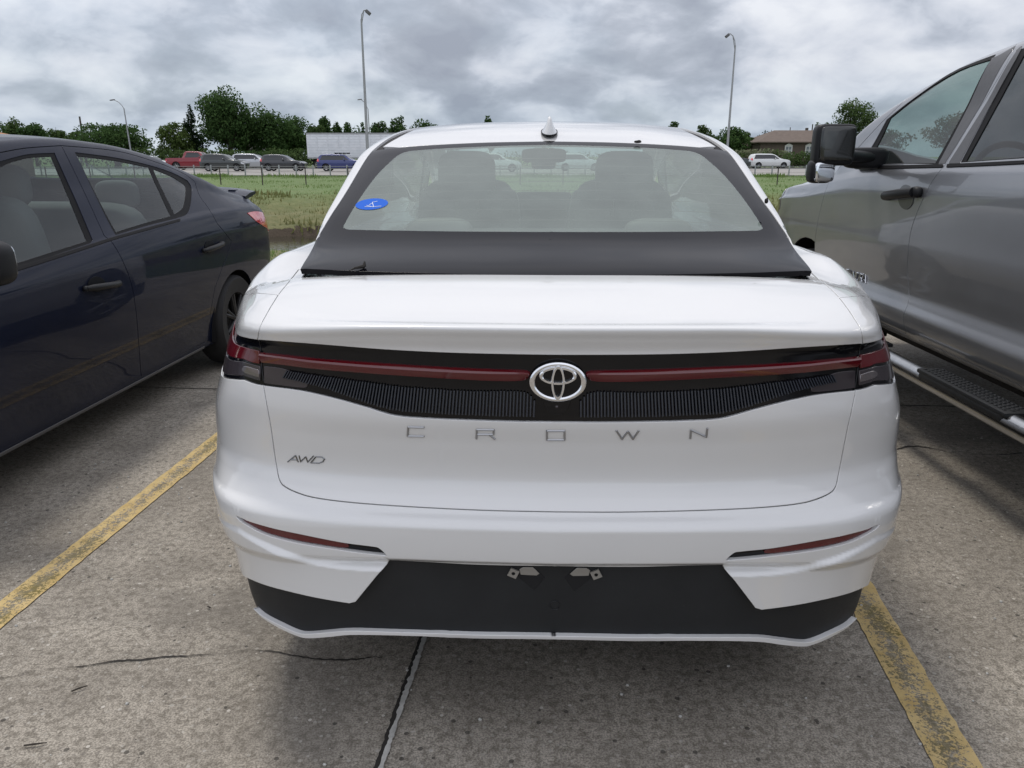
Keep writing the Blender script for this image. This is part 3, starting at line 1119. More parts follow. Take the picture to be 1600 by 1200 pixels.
    q = rtop[::-1] + rr[4:] + []
    q = [(0, 3.02), (-.3, 3.01), (-.58, 2.95)] + q
    patch('roof', G, q + gm(q), M_white, root, step=(.03, .03), off=.0, gap=.0015, lip=.012)
    # windscreen, hood
    q = [(0, 3.06), (-.35, 3.05), (-.60, 2.98), (-.66, 3.5), (-.66, 3.95), (0, 4.02)]
    patch('windscreen', G, q + gm(q), M_glass, root, step=(.04, .04), lip=0)
    q = [(-.60, 2.76), (-.795, 2.76), (-.795, 4.1), (-.66, 4.1), (-.66, 3.5), (-.60, 2.98)]
    patch('front_pillar', G, q, M_white, root, step=(.04, .06), lip=.01, mirror='pair')
    q = [(0, 4.05), (-.66, 4.0), (-1.0, 4.0), (-1.0, 4.92), (0, 4.92)]
    patch('hood', G, q + gm(q), M_white, root, step=(.06, .06), lip=.01)
    # ---- roof antenna
    a, b = G.px(858.7, 216)
    base, n = G.pt(a, b, 0)
    V, F = [], []
    secs = [(0, .0255, .010, 0), (.03, .0225, .030, 0.0), (.0, 0, 0, 0)]
    mb = MB()
    rows = []
    for i, h in enumerate(np.linspace(0, 1, 12)):
        half_l = .085 * (1 - h) ** .8 + .010
        half_w = .0235 * (1 - h) ** 1.6 + .0075
        if i == 11: half_l, half_w = .003, .003
        yo = .075 - .055 * h + .01
        rows.append([base + Vector((half_w * math.copysign(abs(math.cos(t)) ** .9, math.cos(t)), yo + half_l * math.sin(t), .068 * h + (.012 * 1) + .17 * (yo + half_l * math.sin(t)) * (1 - h))) for t in np.linspace(0, 2 * math.pi, 25)[:-1]])
    V = [p for r in rows for p in r]
    F = [(i * 24 + k, i * 24 + (k + 1) % 24, (i + 1) * 24 + (k + 1) % 24, (i + 1) * 24 + k) for i in range(11) for k in range(24)] + [tuple(range(264, 288))]
    an_ = mb.add(V, F).build('roof_antenna', M_white, root, sharp=60)
    mb = MB()
    mb.add([p - Vector((0, 0, .003)) + (p - base - Vector((0, .085, 0))) * .05 for p in rows[0]] + [p + Vector((0, 0, .001)) + (p - base - Vector((0, .085, 0))) * .04 for p in rows[0]], [(k, (k + 1) % 24, 24 + (k + 1) % 24, 24 + k) for k in range(24)] + [tuple(range(24, 48))])
    mb.build('antenna_seal', M_rubber, an_)
    # ---- sticker on the glass
    e = G.pxs([(581 + 25.5 * math.cos(t), 319.5 + 8.6 * math.sin(t) - 2.2 * math.cos(t)) for t in np.linspace(0, 2 * math.pi, 33)[:-1]])
    stk = patch('round_sticker', G, e, M_blue, root, step=(.01, .01), off=.0015, lip=0)
    mb = MB()
    for st in ([(573, 322), (584, 324.5), (582, 317), (590, 315.5)], [(570, 324), (583, 324), (596, 323)], [(583, 318), (577, 321)]):
        P = [G.pt(*G.px(*p), o=.0022)[0] for p in st]
        for p, q_ in zip(P, P[1:]): mb.tube([p, q_], .0011, 5)
    mb.build('sticker_mark', M_ink, stk)
    # ---- interior
    zf = .62
    def seat(x, y, wide, name, hr=True, bh=.62):
        mb = MB()
        mb.ell((x, y, zf - .10), (wide, .27, .10), .35, .45)
        mb.ell((x, y - .27, zf + .20), (wide, .075, bh / 2 + .05), .3, .4, rot=Euler((R(-12) * -1, 0, 0)))
        mb.ell((x - wide * .82, y - .25, zf + .17), (wide * .14, .09, bh / 2 * .8), .5, .6, rot=Euler((R(12), 0, 0)))
        mb.ell((x + wide * .82, y - .25, zf + .17), (wide * .14, .09, bh / 2 * .8), .5, .6, rot=Euler((R(12), 0, 0)))
        s_ = mb.build(name, M_seat, root, sharp=180)
        return s_
    # cabin: y grows forward, seats face forward, their backs are towards the tail
    mb = MB()
    mb.ell((0, 1.42, .82), (.62, .09, .30), .3, .3, rot=Euler((R(-20), 0, 0)))
    mb.ell((0, 1.70, .58), (.62, .28, .10), .3, .3)
    rs = mb.build('rear_seat', M_seat, root, sharp=180)
    for x in (-.40, .40):
        MB().ell((x, 1.36, 1.09), (.125, .055, .075), .55, .6).build('headrest', M_seat, rs, sharp=180)
    MB().ell((0, 1.36, 1.07), (.11, .05, .04), .55, .6).build('headrest', M_seat, rs, sharp=180)
    for x in (-.38, .38):
        mb = MB()
        mb.ell((x, 2.42, .92), (.25, .085, .36), .42, .55, rot=Euler((R(-14), 0, 0)))
        mb.ell((x - .2, 2.45, .92), (.06, .12, .30), .5, .6, rot=Euler((R(-14), 0, 0)))
        mb.ell((x + .2, 2.45, .92), (.06, .12, .30), .5, .6, rot=Euler((R(-14), 0, 0)))
        mb.ell((x, 2.75, .58), (.26, .28, .10), .4, .5)
        fs = mb.build('front_seat', M_seat, root, sharp=180)
        MB().ell((x, 2.345, 1.29), (.14, .055, .115), .5, .6, rot=Euler((R(-8), 0, 0))).build('headrest', M_seat, fs, sharp=180)
        for hx in (-.05, .05): MB().tube([(x + hx, 2.36, 1.1), (x + hx, 2.35, 1.25)], .007).build('headrest_post', M_steel, fs)
    mb = MB().box((0, 1.02, 1.035), (1.25, .60, .02), bev=.008)
    ps = mb.build('parcel_shelf', M_dark_int, root)
    mb = MB().box((0, .90, 1.075), (.34, .10, .06), bev=.02)
    tb2 = mb.build('high_brake_light', M_lt_int, root)
    MB().box((0, .845, 1.085), (.25, .02, .025), bev=.004).build('lamp_strip', M_lens, tb2)
    MB().ell((0, 3.42, 1.0), (.66, .22, .10), .4, .4).ell((0, 3.2, 1.10), (.17, .02, .08), .2, .2).build('dashboard', M_dark_int, root)
    sw = MB()
    sw.tube([(-.38 + .185 * math.cos(t), 3.05 + .06 * math.sin(t), 1.0 + .175 * math.sin(t)) for t in np.linspace(0, 2 * math.pi, 33)], .015, 8, cap=False)
    sw.ell((-.38, 3.07, 1.0), (.07, .03, .05), .6, .6).box((-.38, 3.06, .99), (.34, .015, .03))
    sw.build('steering_wheel', M_dark_int, root)
    MB().ell((0, 2.98, 1.385), (.125, .02, .038), .4, .4).tube([(0, 3.0, 1.40), (0, 3.08, 1.45)], .01).build('rear_view_mirror', M_dark_int, root)
    MB().ell((0, 3.10, 1.37), (.07, .05, .06), .3, .3).build('camera_cluster', M_dark_int, root)
    MB().box((0, 2.5, .33), (1.5, 3.2, .04)).box((0, .98, .85), (1.3, .03, .36)).build('cabin_floor', M_dark_int, root)
    # inner door faces
    for s_ in (-1, 1): MB().box((s_ * .74, 2.3, .76), (.06, 2.2, .50), bev=.02).build('door_lining', M_dark_int, root)
    # headliner
    sheet('headliner', G, (-.64, .64), (1.60, 3.0), 20, 20, M_lt_int, root, off=-.035)
    # ---- underbody and wheels
    MB().box((0, 2.5, .27), (1.50, 4.3, .10), bev=.03).box((0, .33, .33), (1.30, .40, .08), bev=.02).build('underbody', M_liner, root)
    for (x, y) in ((-.80, 1.10), (.80, 1.10), (-.80, 3.95), (.80, 3.95)):
        wheel(root, (x, y, .355), .355, .23, 1 if x > 0 else -1)
    for s_ in (-1, 1):
        for y in (1.10, 3.95):
            MB().lathe([(.40, -.0), (.40, .28)], (s_ * (.88) - (.28 if s_ > 0 else 0), y, .35), 'X', 24, R(-10), R(190)).build('wheel_housing', M_liner, root)
    return root


def wheel(parent, c, r, w_, side, rimr=.72, spokes=7, name='wheel', rim=None):
    e = bpy.data.objects.new(name, None)
    col.objects.link(e)
    e.parent = parent
    e.location = c
    rr = r * rimr
    MB().lathe([(rr * .98, -w_ * .42), (r * .92, -w_ * .5), (r * .985, -w_ * .38), (r, -w_ * .2), (r, w_ * .2), (r * .985, w_ * .38), (r * .92, w_ * .5), (rr * .98, w_ * .42), (rr * .98, -w_ * .42)], (0, 0, 0), 'X', 48).build('tyre', M_tyre, e, sharp=50)
    m = MB().lathe([(rr, -w_ * .42), (rr * .94, -w_ * .36), (rr * .90, 0), (rr * .94, w_ * .36), (rr, w_ * .42)], (0, 0, 0), 'X', 48)
    x = side * w_ * .36
    m.lathe([(.0, x), (rr * .2, x), (rr * .24, x - side * .02)], (0, 0, 0), 'X', 20)
    for k in range(spokes):
        a = 2 * math.pi * k / spokes
        for da in (-.10, .10):
            p0 = Vector((x - side * .01, rr * .16 * math.cos(a), rr * .16 * math.sin(a)))
            p1 = Vector((x, rr * .95 * math.cos(a + da), rr * .95 * math.sin(a + da)))
            m.tube([p0, p1], [.022 * r / .35, .013 * r / .35], 6)
    m.build('rim', rim or M_rim, e, sharp=40)
    MB().lathe([(0, -side * .02), (rr * .6, -side * .02), (rr * .6, -side * .05)], (0, 0, 0), 'X', 24).build('brake_disc', M_dark_int, e)
    return e

# =================================================================== side-lofted cars (dark sedan, pickup truck)
def loft_surface(M, sgn, ctrl, ymin, ymax, ref_y, wf=None, yy=None, cast=None, na=260, nb=160):
    """ctrl: list of (x(y), z(y)) splines from the sill to the roof centre"""
    ks = [0.0]
    r = np.array([ref_y])
    for (xa, za), (xb, zb) in zip(ctrl, ctrl[1:]):
        ks.append(ks[-1] + max(.01, math.hypot(float(xb(r)[0] - xa(r)[0]), float(zb(r)[0] - za(r)[0]))))
    ks = np.array(ks)
    K = len(ks)
    h = np.diff(ks)

    def f(A, B):
        y = yy(A) if yy else A
        Xs = np.stack([c[0](A) for c in ctrl])
        Zs = np.stack([c[1](A) for c in ctrl])
        B = np.clip(B, ks[0], ks[-1])
        i = np.clip(np.searchsorted(ks, B, side='right') - 1, 0, K - 2)
        t = (B - ks[i]) / h[i]
        n = np.arange(len(A))

        def hm(Q):
            d = np.diff(Q, axis=0) / h[:, None]
            m = np.zeros_like(Q)
            m[1:-1] = np.where(d[:-1] * d[1:] > 0, 2 * d[:-1] * d[1:] / (d[:-1] + d[1:] + 1e-12 * np.sign(d[:-1] + d[1:] + 1e-15)), 0)
            m[0], m[-1] = d[0], d[-1]
            t2, t3 = t * t, t * t * t
            return (2 * t3 - 3 * t2 + 1) * Q[i, n] + (t3 - 2 * t2 + t) * h[i] * m[i, n] + (-2 * t3 + 3 * t2) * Q[i + 1, n] + (t3 - t2) * h[i] * m[i + 1, n]
        x, z = hm(Xs), hm(Zs)
        if wf is not None: x = x * wf(A)
        return np.stack([sgn * x, y, z], 1)
    S = Surf(f, (ymin, ymax), (0, ks[-1]), M, na, nb, flip=sgn < 0, cast=(cast or (ymin, ymax), (0, ks[-1])))
    S.ks = ks

    def sp(y, z, hi=None):
        B = np.linspace(0, ks[hi if hi else K - 1], 500)
        zz = f(np.full(500, y), B)[:, 2]
        return (y, float(B[np.argmin(np.abs(zz - z))]))
    S.sp = sp
    return S


def C(v):
    return T((-20, v), (20, v))



def pairs(o, parent):
    """mirrored twin of a part on the other side of its car"""
    me = o.data.copy()
    for v in me.vertices: v.co.x *= -1
    me.flip_normals()
    return link(o.name.split('.')[0], me, None, parent)


def make_dark_sedan():
    rz = -R(3.8)
    cx = -2.735
    root = empty('dark_sedan', (cx, 4.85, 0), rz, 'dark navy sedan with black door handles parked on the left', 'car')
    M = Matrix.Translation(root.location) @ Matrix.Rotation(rz, 4, 'Z')
    zb = T((-3.4, .72), (-2.6, .90), (-2.0, .935), (-1.2, .985), (-.4, 1.035), (.3, 1.055), (.9, 1.04), (1.25, .99), (1.42, .93))
    zr = T((-3.45, .60), (-3.3, .74), (-2.7, .93), (-2.45, .99), (-2.1, 1.14), (-1.7, 1.33), (-1.3, 1.415), (-.9, 1.438), (-.5, 1.425), (0, 1.37), (.3, 1.285), (.6, 1.195), (.8, 1.14), (1.1, 1.095), (1.3, 1.06), (1.42, .98))
    zc = T((-3.45, .64), (-3.3, .80), (-2.7, .98), (-2.45, 1.48), (-2.1, 1.24), (-1.7, 1.42), (-1.3, 1.483), (-.9, 1.497), (-.5, 1.478), (0, 1.405), (.3, 1.31), (.6, 1.21), (.8, 1.15), (1.1, 1.11), (1.3, 1.08), (1.42, 1.0))
    off = lambda fn, d: (lambda y: fn(y) + d)
    xr = T((-3.4, .62), (-2.5, .66), (-1.9, .60), (-1.2, .585), (-.4, .585), (.1, .60), (.5, .66), (1.0, .68))
    mixz = lambda a, b, k: (lambda y: a(y) * (1 - k) + b(y) * k)
    mixx = lambda k: (lambda y: .79 * (1 - k) + xr(y) * k)
    ctrl = [(C(.55), C(.20)), (C(.775), C(.205)), (C(.786), C(.222)), (C(.799), C(.32)), (C(.826), C(.50)), (C(.845), C(.70)), (C(.840), mixz(C(.72), zb, .5)),
            (C(.815), off(zb, -.035)), (C(.790), zb), (mixx(.5), mixz(zb, zr, .5)), (xr, zr), (lambda y: xr(y) - .035, lambda y: zr(y) * .5 + zc(y) * .5 - .004), (lambda y: xr(y) * .6, off(zc, -.014)), (C(0), zc)]
    yy = T((-3.6, -3.46), (-3.45, -3.44), (-3.3, -3.32), (-3.0, -3.0), (.8, .8), (1.05, 1.06), (1.2, 1.22), (1.32, 1.34), (1.42, 1.40), (1.48, 1.41))
    wf = T((-3.6, .0), (-3.5, .45), (-3.3, .82), (-3.0, .95), (-2.5, 1), (.55, 1), (.8, .99), (1.05, .965), (1.2, .92), (1.32, .83), (1.42, .58), (1.48, .0))
    S = loft_surface(M, 1, ctrl, -3.6, 1.48, -1.0, wf, yy)
    sp = S.sp
    AX = .42
    px = lambda *p: S.pxs(cr(p, 4)) if len(p) > 2 else S.pxs(p)
    arch = lambda yc, r: [sp(yc + r * math.cos(t), max(.215, .30 + r * math.sin(t)), 9) for t in np.linspace(0, 2 * math.pi, 48)[:-1]]
    # door outlines
    top_f = [sp(-2.33, .97), sp(-2.05, 1.135), sp(-1.75, 1.29), sp(-1.45, 1.375)] + px((0, 238.5), (40, 231.5), (96, 227.6))
    gapf = px((96, 227.6), (126, 288), (163.5, 369)) + px((163.5, 369), (176, 380), (192, 408), (205.5, 444), (213, 490), (217, 540), (221, 592))
    fd = [sp(-2.50, .24), sp(-2.50, .60), sp(-2.42, .90)] + top_f + gapf[1:] + [(gapf[-1][0], sp(-1, .24)[1])]
    top_r = px((96, 227.6), (180, 235.5), (240, 252), (285, 270), (304.5, 284))
    back_r = px((304.5, 284), (312, 306), (327, 327), (340, 350)) + [sp(AX-.03, .84), sp(AX-.10, .77), sp(AX-.22, .69), sp(AX-.33, .58), sp(AX-.385, .45), sp(AX-.40, .30), sp(AX-.46, .25)]
    rdoor = top_r + back_r[1:] + [(gapf[-1][0], sp(-1, .24)[1])] + gapf[::-1][:-1]
    union = [sp(-2.50, .24), sp(-2.50, .60), sp(-2.42, .90)] + top_f + top_r[1:] + back_r[1:]
    body_o = [(-3.6, .0), (-3.6, S.ks[-1]), (1.48, S.ks[-1]), (1.48, 0)]
    # windscreen and back window openings near the roof centre line
    ws = [(-2.42, S.ks[-1]), (-2.40, S.ks[-1] - .56), (-1.80, S.ks[-1] - .54), (-1.66, S.ks[-1])]
    bw = [(-.22, S.ks[-1]), (-.20, S.ks[-1] - .53), (.42, S.ks[-1] - .55), (.50, S.ks[-1])]
    o = [(-3.6, 0), (-3.6, S.ks[-1]), (-2.42, S.ks[-1])] + ws[1:3] + [(-1.66, S.ks[-1]), (-.22, S.ks[-1])] + bw[1:3] + [(.50, S.ks[-1]), (1.48, S.ks[-1]), (1.48, 0)]
    tl = px((386, 333), (399, 330.5), (414, 334.5), (423, 351), (424.5, 361), (417, 357), (399, 345))
    G_ = .003
    patch('body', S, o, M_navy, root, holes=[union, arch(AX, .342), arch(-2.43, .342), tl], step=(.03, .012), gap=.0012, hgap=G_, lip=.012, mirror=True)
    sheet('inner_shell', S, (-2.6, .3), (S.ks[1], S.ks[8] - .06), 120, 50, M_liner, root, off=-.03, mirror=True)
    # windows
    wf_o = [sp(-2.26, .965), sp(-2.0, 1.11), sp(-1.75, 1.235), sp(-1.55, 1.315)] + px((15, 247.5), (45, 240.6), (85.5, 238.5)) + px((90, 249), (120, 315), (145.5, 375)) + px((142, 380), (22.5, 420.5))
    wf_g = [sp(-2.12, .985), sp(-1.9, 1.11), sp(-1.72, 1.20), sp(-1.55, 1.285)] + px((18, 252.5), (46, 245.8), (81, 243.6)) + px((81, 243.6), (110, 312), (136.5, 376)) + px((136.5, 376.5), (22.5, 412.5))
    wr_o = px((117, 237.6), (180, 246), (234, 258), (270, 270), (293, 282)) + px((293, 282), (299.5, 294), (298.5, 318), (292.5, 334.5), (280, 340)) + px((276, 341.5), (181, 367.5)) + px((181, 367.5), (117, 238.5))
    wr_g1 = px((121, 243), (180, 250.5), (233, 261)) + px((233, 261), (268, 337.5)) + px((266, 338), (182, 362.5)) + px((181, 361), (121, 244))
    wr_g2 = px((239.5, 263.5), (268, 275), (287, 287)) + px((289.5, 289), (291, 300), (286.5, 324), (273.6, 334.5)) + px((273, 333.5), (240, 264.5))
    for nm, o_, wo in (('front_door', fd, wf_o), ('rear_door', rdoor, wr_o)):
        d = patch(nm, S, o_, M_navy, root, holes=[wo], step=(.03, .012), gap=G_, hgap=0, lip=.014, mirror='pair')
        if nm == 'front_door':
            patch('window_frame', S, wo, M_rubber, d, holes=[wf_g], step=(.03, .02), off=-.003, lip=.006, mirror='pair')
            patch('side_window', S, wf_g, M_glassd, d, step=(.05, .04), off=-.005, lip=0, mirror='pair')
        else:
            patch('window_frame', S, wo, M_rubber, d, holes=[wr_g1, wr_g2], step=(.03, .02), off=-.003, lip=.006, mirror='pair')
            patch('side_window', S, wr_g1, M_glassd, d, step=(.05, .04), off=-.005, lip=0, mirror='pair')
            patch('quarter_window', S, wr_g2, M_glassd, d, step=(.05, .04), off=-.005, lip=0, mirror='pair')
        # handle: a bar over a scooped cup
        if nm == 'front_door': cu, b0, b1, hw = (150.5, 444), (131.5, 451), (181, 443.5), (13.5, 11.5)
        else: cu, b0, b1, hw = (327.5, 386), (317, 391.5), (344.5, 381), (8.2, 10)
        cup = S.pxs([(cu[0] + hw[0] * math.cos(t), cu[1] + hw[1] * math.sin(t)) for t in np.linspace(0, 2 * math.pi, 25)[:-1]])
        patch('handle_cup', S, cup, M_cup, d, step=(.01, .01), off=.0035, lip=.003, mirror='pair')
        p0, n0 = S.pt(*S.px(*b0), o=.016)
        p1, n1 = S.pt(*S.px(*b1), o=.016)
        mb = MB()
        P = [p0 - n0 * .016, p0, p0.lerp(p1, .5) + n0 * .010, p1, p1 - n1 * .016]
        mb.tube([p0.lerp(p1, t) + n0 * (.012 * math.sin(math.pi * t)) for t in np.linspace(-.02, 1.02, 14)], [.008 + .008 * min(1, 4 * min(t, 1 - t) + .3) for t in np.linspace(0.02, .98, 14)], 10)
        mb.ell(p0 - n0 * .006, (.014, .018, .013), .8, .8, 12, 8)
        mb.ell(p1 - n0 * .006, (.016, .026, .017), .8, .8, 12, 8)
        pairs(mb.build('door_handle', M_rubber2, d[0], sharp=80), d[1])
    # belt moulding
    bm_ = px((20, 419.5), (80, 401.5), (143, 381.5), (181, 369.5), (230, 356), (281, 342))
    bm2 = px((281, 345.5), (230, 359.7), (181, 373.5), (143, 386), (80, 406.5), (20, 425.5))
    patch('belt_moulding', S, [sp(-2.2, .953)] + bm_ + bm2 + [sp(-2.2, .936)], M_rubber, root, step=(.04, .01), off=.003, lip=.005, mirror='pair')
    # drip line seal along the roof
    # sill trim: bright lower edge
    sl_ = [(y, S.ks[2] + .004) for y in np.linspace(-2.0, -.05, 20)] + [(y, S.ks[2] - .009) for y in np.linspace(-2.0, -.05, 20)[::-1]]
    patch('sill_edge', S, sl_, M_sill, root, step=(.06, .01), off=.003, lip=.003, mirror='pair')
    for m in (1, -1):
        t_ = patch('tail_light', S, tl, M_redb, root, step=(.015, .01), off=.004, lip=.012, gap=.001, mirror=(False if m > 0 else 'only'))
    # glass front and back
    patch('windscreen', S, ws, M_glass, root, step=(.05, .04), lip=0, mirror=True, off=-.004)
    patch('back_window', S, bw, M_glass, root, step=(.05, .04), lip=0, mirror=True, off=-.004)
    # spoiler on the boot
    mb = MB()
    P, Q = [], []
    for i, x in enumerate(np.linspace(-.70, .70, 21)):
        e = abs(x) / .70
        dz = -.03 * e ** 4
        yb = 1.30 - .10 * e ** 3
        P.append([(x, yb - .17, 1.128 + dz), (x, yb - .08, 1.150 + dz), (x, yb + .02, 1.158 + dz), (x, yb + .035, 1.150 + dz), (x, yb + .02, 1.138 + dz), (x, yb - .06, 1.120 + dz), (x, yb - .17, 1.105 + dz)])
    V = [p for r in P for p in r]
    F = [(i * 7 + k, i * 7 + (k + 1) % 7, (i + 1) * 7 + (k + 1) % 7, (i + 1) * 7 + k) for i in range(20) for k in range(7)] + [tuple(range(7)), tuple(range(140, 147))]
    mb.add(V, F).box((-.55, 1.20, 1.10), (.05, .12, .08)).box((.55, 1.20, 1.10), (.05, .12, .08)).build('spoiler', M_navy, root, sharp=50)
    # door mirror
    c = Vector((.925, -1.98, 1.005))
    mb = MB().ell(c, (.115, .075, .085), .55, .6, 28, 18)
    mr = mb.build('door_mirror', M_rubber2, root, sharp=180)
    MB().ell(c + Vector((0, .062, 0)), (.09, .018, .066), .4, .4).build('mirror_pane', M_mirror, mr)
    MB().tube([(.80, -2.05, .97), (.90, -2.0, .985)], .025).build('mirror_arm', M_rubber2, mr)
    # wheels
    for x in (.74, -.74):
        for y in (AX, -2.43):
            wheel(root, (x, y, .305), .305, .19, 1 if x > 0 else -1, rimr=.62, rim=M_darkrim)
    for s_ in (-1, 1):
        for y in (AX, -2.43):
            MB().lathe([(.37, 0), (.37, .30)], (s_ * .82 - (.30 if s_ > 0 else 0), y, .30), 'X', 24, R(-12), R(192)).build('wheel_housing', M_liner, root)
    MB().box((0, -1.3, .22), (1.36, 4.3, .08), bev=.03).build('underbody', M_liner, root)
    MB().box((0, .45, .95), (1.3, .5, .02)).build('parcel_shelf', M_dark_int, root)
    # interior
    for (x, y, w_) in ((.37, -1.35, .24), (-.37, -1.35, .24)):
        mb = MB()
        mb.ell((x, y + .22, .88), (w_, .08, .33), .45, .55, rot=Euler((R(14), 0, 0)))
        mb.ell((x, y - .1, .55), (w_, .27, .10), .4, .5)
        s = mb.build('front_seat', M_greyseat, root, sharp=180)
        MB().ell((x, y + .31, 1.245), (.135, .05, .10), .6, .65).build('headrest', M_greyseat, s, sharp=180)
    mb = MB().ell((0, -.18, .84), (.60, .08, .29), .35, .35, rot=Euler((R(18), 0, 0))).ell((0, -.45, .55), (.60, .27, .10), .35, .4)
    s = mb.build('rear_seat', M_greyseat, root, sharp=180)
    for x in (-.36, .36):
        MB().ell((x, -.06, 1.16), (.13, .05, .085), .6, .65).build('headrest', M_greyseat, s, sharp=180)
    MB().box((0, -1.0, .42), (1.3, 2.6, .04)).ell((0, -2.2, .90), (.66, .22, .12), .4, .4).build('dashboard', M_dark_int, root)
    st = MB()
    st.tube([(.37 + .18 * math.cos(t), -1.88 - .05 * math.sin(t), .93 + .17 * math.sin(t)) for t in np.linspace(0, 2 * math.pi, 29)], .014, 8, cap=False)
    st.build('steering_wheel', M_dark_int, root)
    sheet('headliner', S, (-1.6, -.3), (S.ks[10], S.ks[-1]), 20, 16, M_lt_int, root, off=-.03, mirror=True)
    return root


def make_truck():
    rz = R(.2)
    root = empty('pickup_truck', (2.915, 5.1, 0), rz, 'silver grey pickup truck with chrome side step and black towing mirror, parked on the right', 'pickup truck')
    M = Matrix.Translation(root.location) @ Matrix.Rotation(rz, 4, 'Z')
    zb = T((-5.6, 1.36), (-3.4, 1.375), (-2.4, 1.365), (-1.5, 1.345), (-.65, 1.315), (-.3, 1.275), (.2, 1.20), (.6, 1.16), (.95, 1.05))
    zr = T((-5.6, 1.37), (-3.55, 1.385), (-3.42, 1.45), (-3.3, 1.76), (-3.1, 1.84), (-2.5, 1.862), (-1.9, 1.858), (-1.5, 1.828), (-1.16, 1.77), (-.86, 1.69), (-.55, 1.575), (-.32, 1.435), (-.18, 1.315), (-.04, 1.262), (0.12, 1.245), (.5, 1.215), (.8, 1.16), (.95, 1.06))
    zc = T((-5.6, 1.38), (-3.55, 1.39), (-3.45, 1.50), (-3.3, 1.84), (-3.1, 1.915), (-2.5, 1.935), (-1.9, 1.93), (-1.5, 1.893), (-1.18, 1.85), (-.9, 1.775), (-.68, 1.70), (-.42, 1.60), (-.22, 1.505), (-.02, 1.40), (.12, 1.305), (.22, 1.275), (.5, 1.26), (.8, 1.20), (.95, 1.08))
    xr = T((-5.6, .93), (-3.6, .92), (-3.35, .80), (-3.0, .76), (-1.5, .755), (-1.16, .785), (-.86, .82), (-.55, .875), (-.32, .915), (-.1, .91), (.05, .88), (.5, .82), (.95, .80))
    mixz = lambda a, b, k: (lambda y: a(y) * (1 - k) + b(y) * k)
    off = lambda fn, d: (lambda y: fn(y) + d)
    ctrl = [(C(.6), C(.50)), (C(.925), C(.50)), (C(.955), C(.525)), (C(.985), C(.58)), (C(.992), C(.635)), (C(.975), C(.69)), (C(.965), C(.735)), (C(.972), C(.82)), (C(.985), C(.98)),
            (C(.985), mixz(C(.98), zb, .6)), (C(.970), off(zb, -.045)), (C(.950), zb), (lambda y: .945 * .5 + xr(y) * .5, mixz(zb, zr, .5)), (xr, zr), (lambda y: xr(y) - .05, mixz(zr, zc, .5)), (lambda y: xr(y) * .6, off(zc, -.014)), (C(0), zc)]
    yy = T((-5.6, -5.6), (.5, .5), (.7, .70), (.8, .80), (.88, .86), (.95, .90), (1.0, .91))
    wf = T((-5.6, 1), (.3, 1), (.5, .992), (.7, .965), (.8, .925), (.88, .84), (.95, .6), (1.0, 0))
    S = loft_surface(M, -1, ctrl, -5.6, 1.0, -1.5, wf, yy, cast=(-3.3, 1.0))
    sp = S.sp
    KE = S.ks[-1]
    px = lambda *p: S.pxs(cr(p, 4)) if len(p) > 2 else S.pxs(p)
    arch = lambda yc, r: [sp(yc + r * math.cos(t), max(.512, .40 + r * math.sin(t)), 10) for t in np.linspace(0, 2 * math.pi, 56)[:-1]]
    drip = px((1318, 254), (1336, 236), (1375, 194), (1420, 151), (1444, 128.5), (1480, 105)) + px((1480, 105), (1540, 80.5), (1589.5, 66))
    b_gap = px((1589.5, 66), (1564, 115), (1520, 186), (1477, 257.5)) + px((1477, 257.5), (1463, 274), (1450, 295), (1432, 334), (1421.5, 370), (1418, 417), (1420, 467), (1412, 493), (1414, 515), (1420, 537), (1431, 556))
    fgap = px((1318, 254), (1303, 274), (1291, 295), (1279, 340), (1273, 379))
    yf = fgap[-1][0]
    yb = b_gap[-1][0]
    z55 = lambda y: sp(y, .53, 5)
    fd = [z55(yf)] + fgap[::-1] + drip[1:] + b_gap[1:] + [z55(yb)]
    rtop = [sp(-2.2, 1.835), sp(-2.5, 1.80), sp(-2.72, 1.68)]
    rback = [sp(-2.80, 1.35), sp(-2.80, 1.05), sp(-2.68, .90), sp(-2.60, .75), z55(-2.58)]
    rd = [z55(yb)] + b_gap[::-1] + rtop + rback
    union = [z55(yf)] + fgap[::-1] + drip[1:] + rtop + rback
    ws = [(.08, KE), (-.02, KE - .3), (-.26, KE - .72), (-1.22, KE - .70), (-1.50, KE)]
    o = [(-5.6, 0), (-5.6, KE)] + [(-1.50, KE), ws[3], ws[2], ws[1], (.08, KE)] + [(1.0, KE), (1.0, 0)]
    patch('body', S, o, M_silver, root, holes=[union, arch(0, .47), arch(-3.75, .47)], step=(.04, .012), gap=.0012, hgap=.0025, lip=.014, mirror=True)
    sheet('inner_shell', S, (-3.3, -.4), (S.ks[1], S.ks[10] - .06), 100, 50, M_liner, root, off=-.035, mirror=True)
    wf_o = px((1556, 84.5), (1515, 100), (1480, 117), (1420, 159), (1385, 187)) + px((1385, 187), (1366, 220), (1341, 262.5)) + px((1343, 263.5), (1473, 260))
    wf_o = px((1556, 84.5), (1515, 100), (1480, 117), (1420, 159), (1385, 187)) + px((1385, 187), (1366, 222), (1344, 258)) + px((1346, 259.5), (1466, 257)) + px((1467, 256), (1556, 86))
    wf_g = px((1548, 92.5), (1495, 111), (1435, 148.5), (1391, 184)) + px((1391, 184), (1379, 210), (1362, 244)) + px((1362, 252), (1368, 256.5)) + px((1368, 256.5), (1461, 255)) + px((1461, 254), (1548, 93))
    bp = px((1556, 84.5), (1589, 70)) + px((1587, 73), (1477, 256)) + px((1476, 256.5), (1467, 256.7))
    d = patch('front_door', S, fd, M_silver, root, holes=[wf_o], step=(.04, .012), gap=.0025, hgap=0, lip=.016, mirror='pair')
    patch('window_frame', S, wf_o, M_rubber, d, holes=[wf_g], step=(.04, .03), off=-.002, lip=.006, mirror='pair')
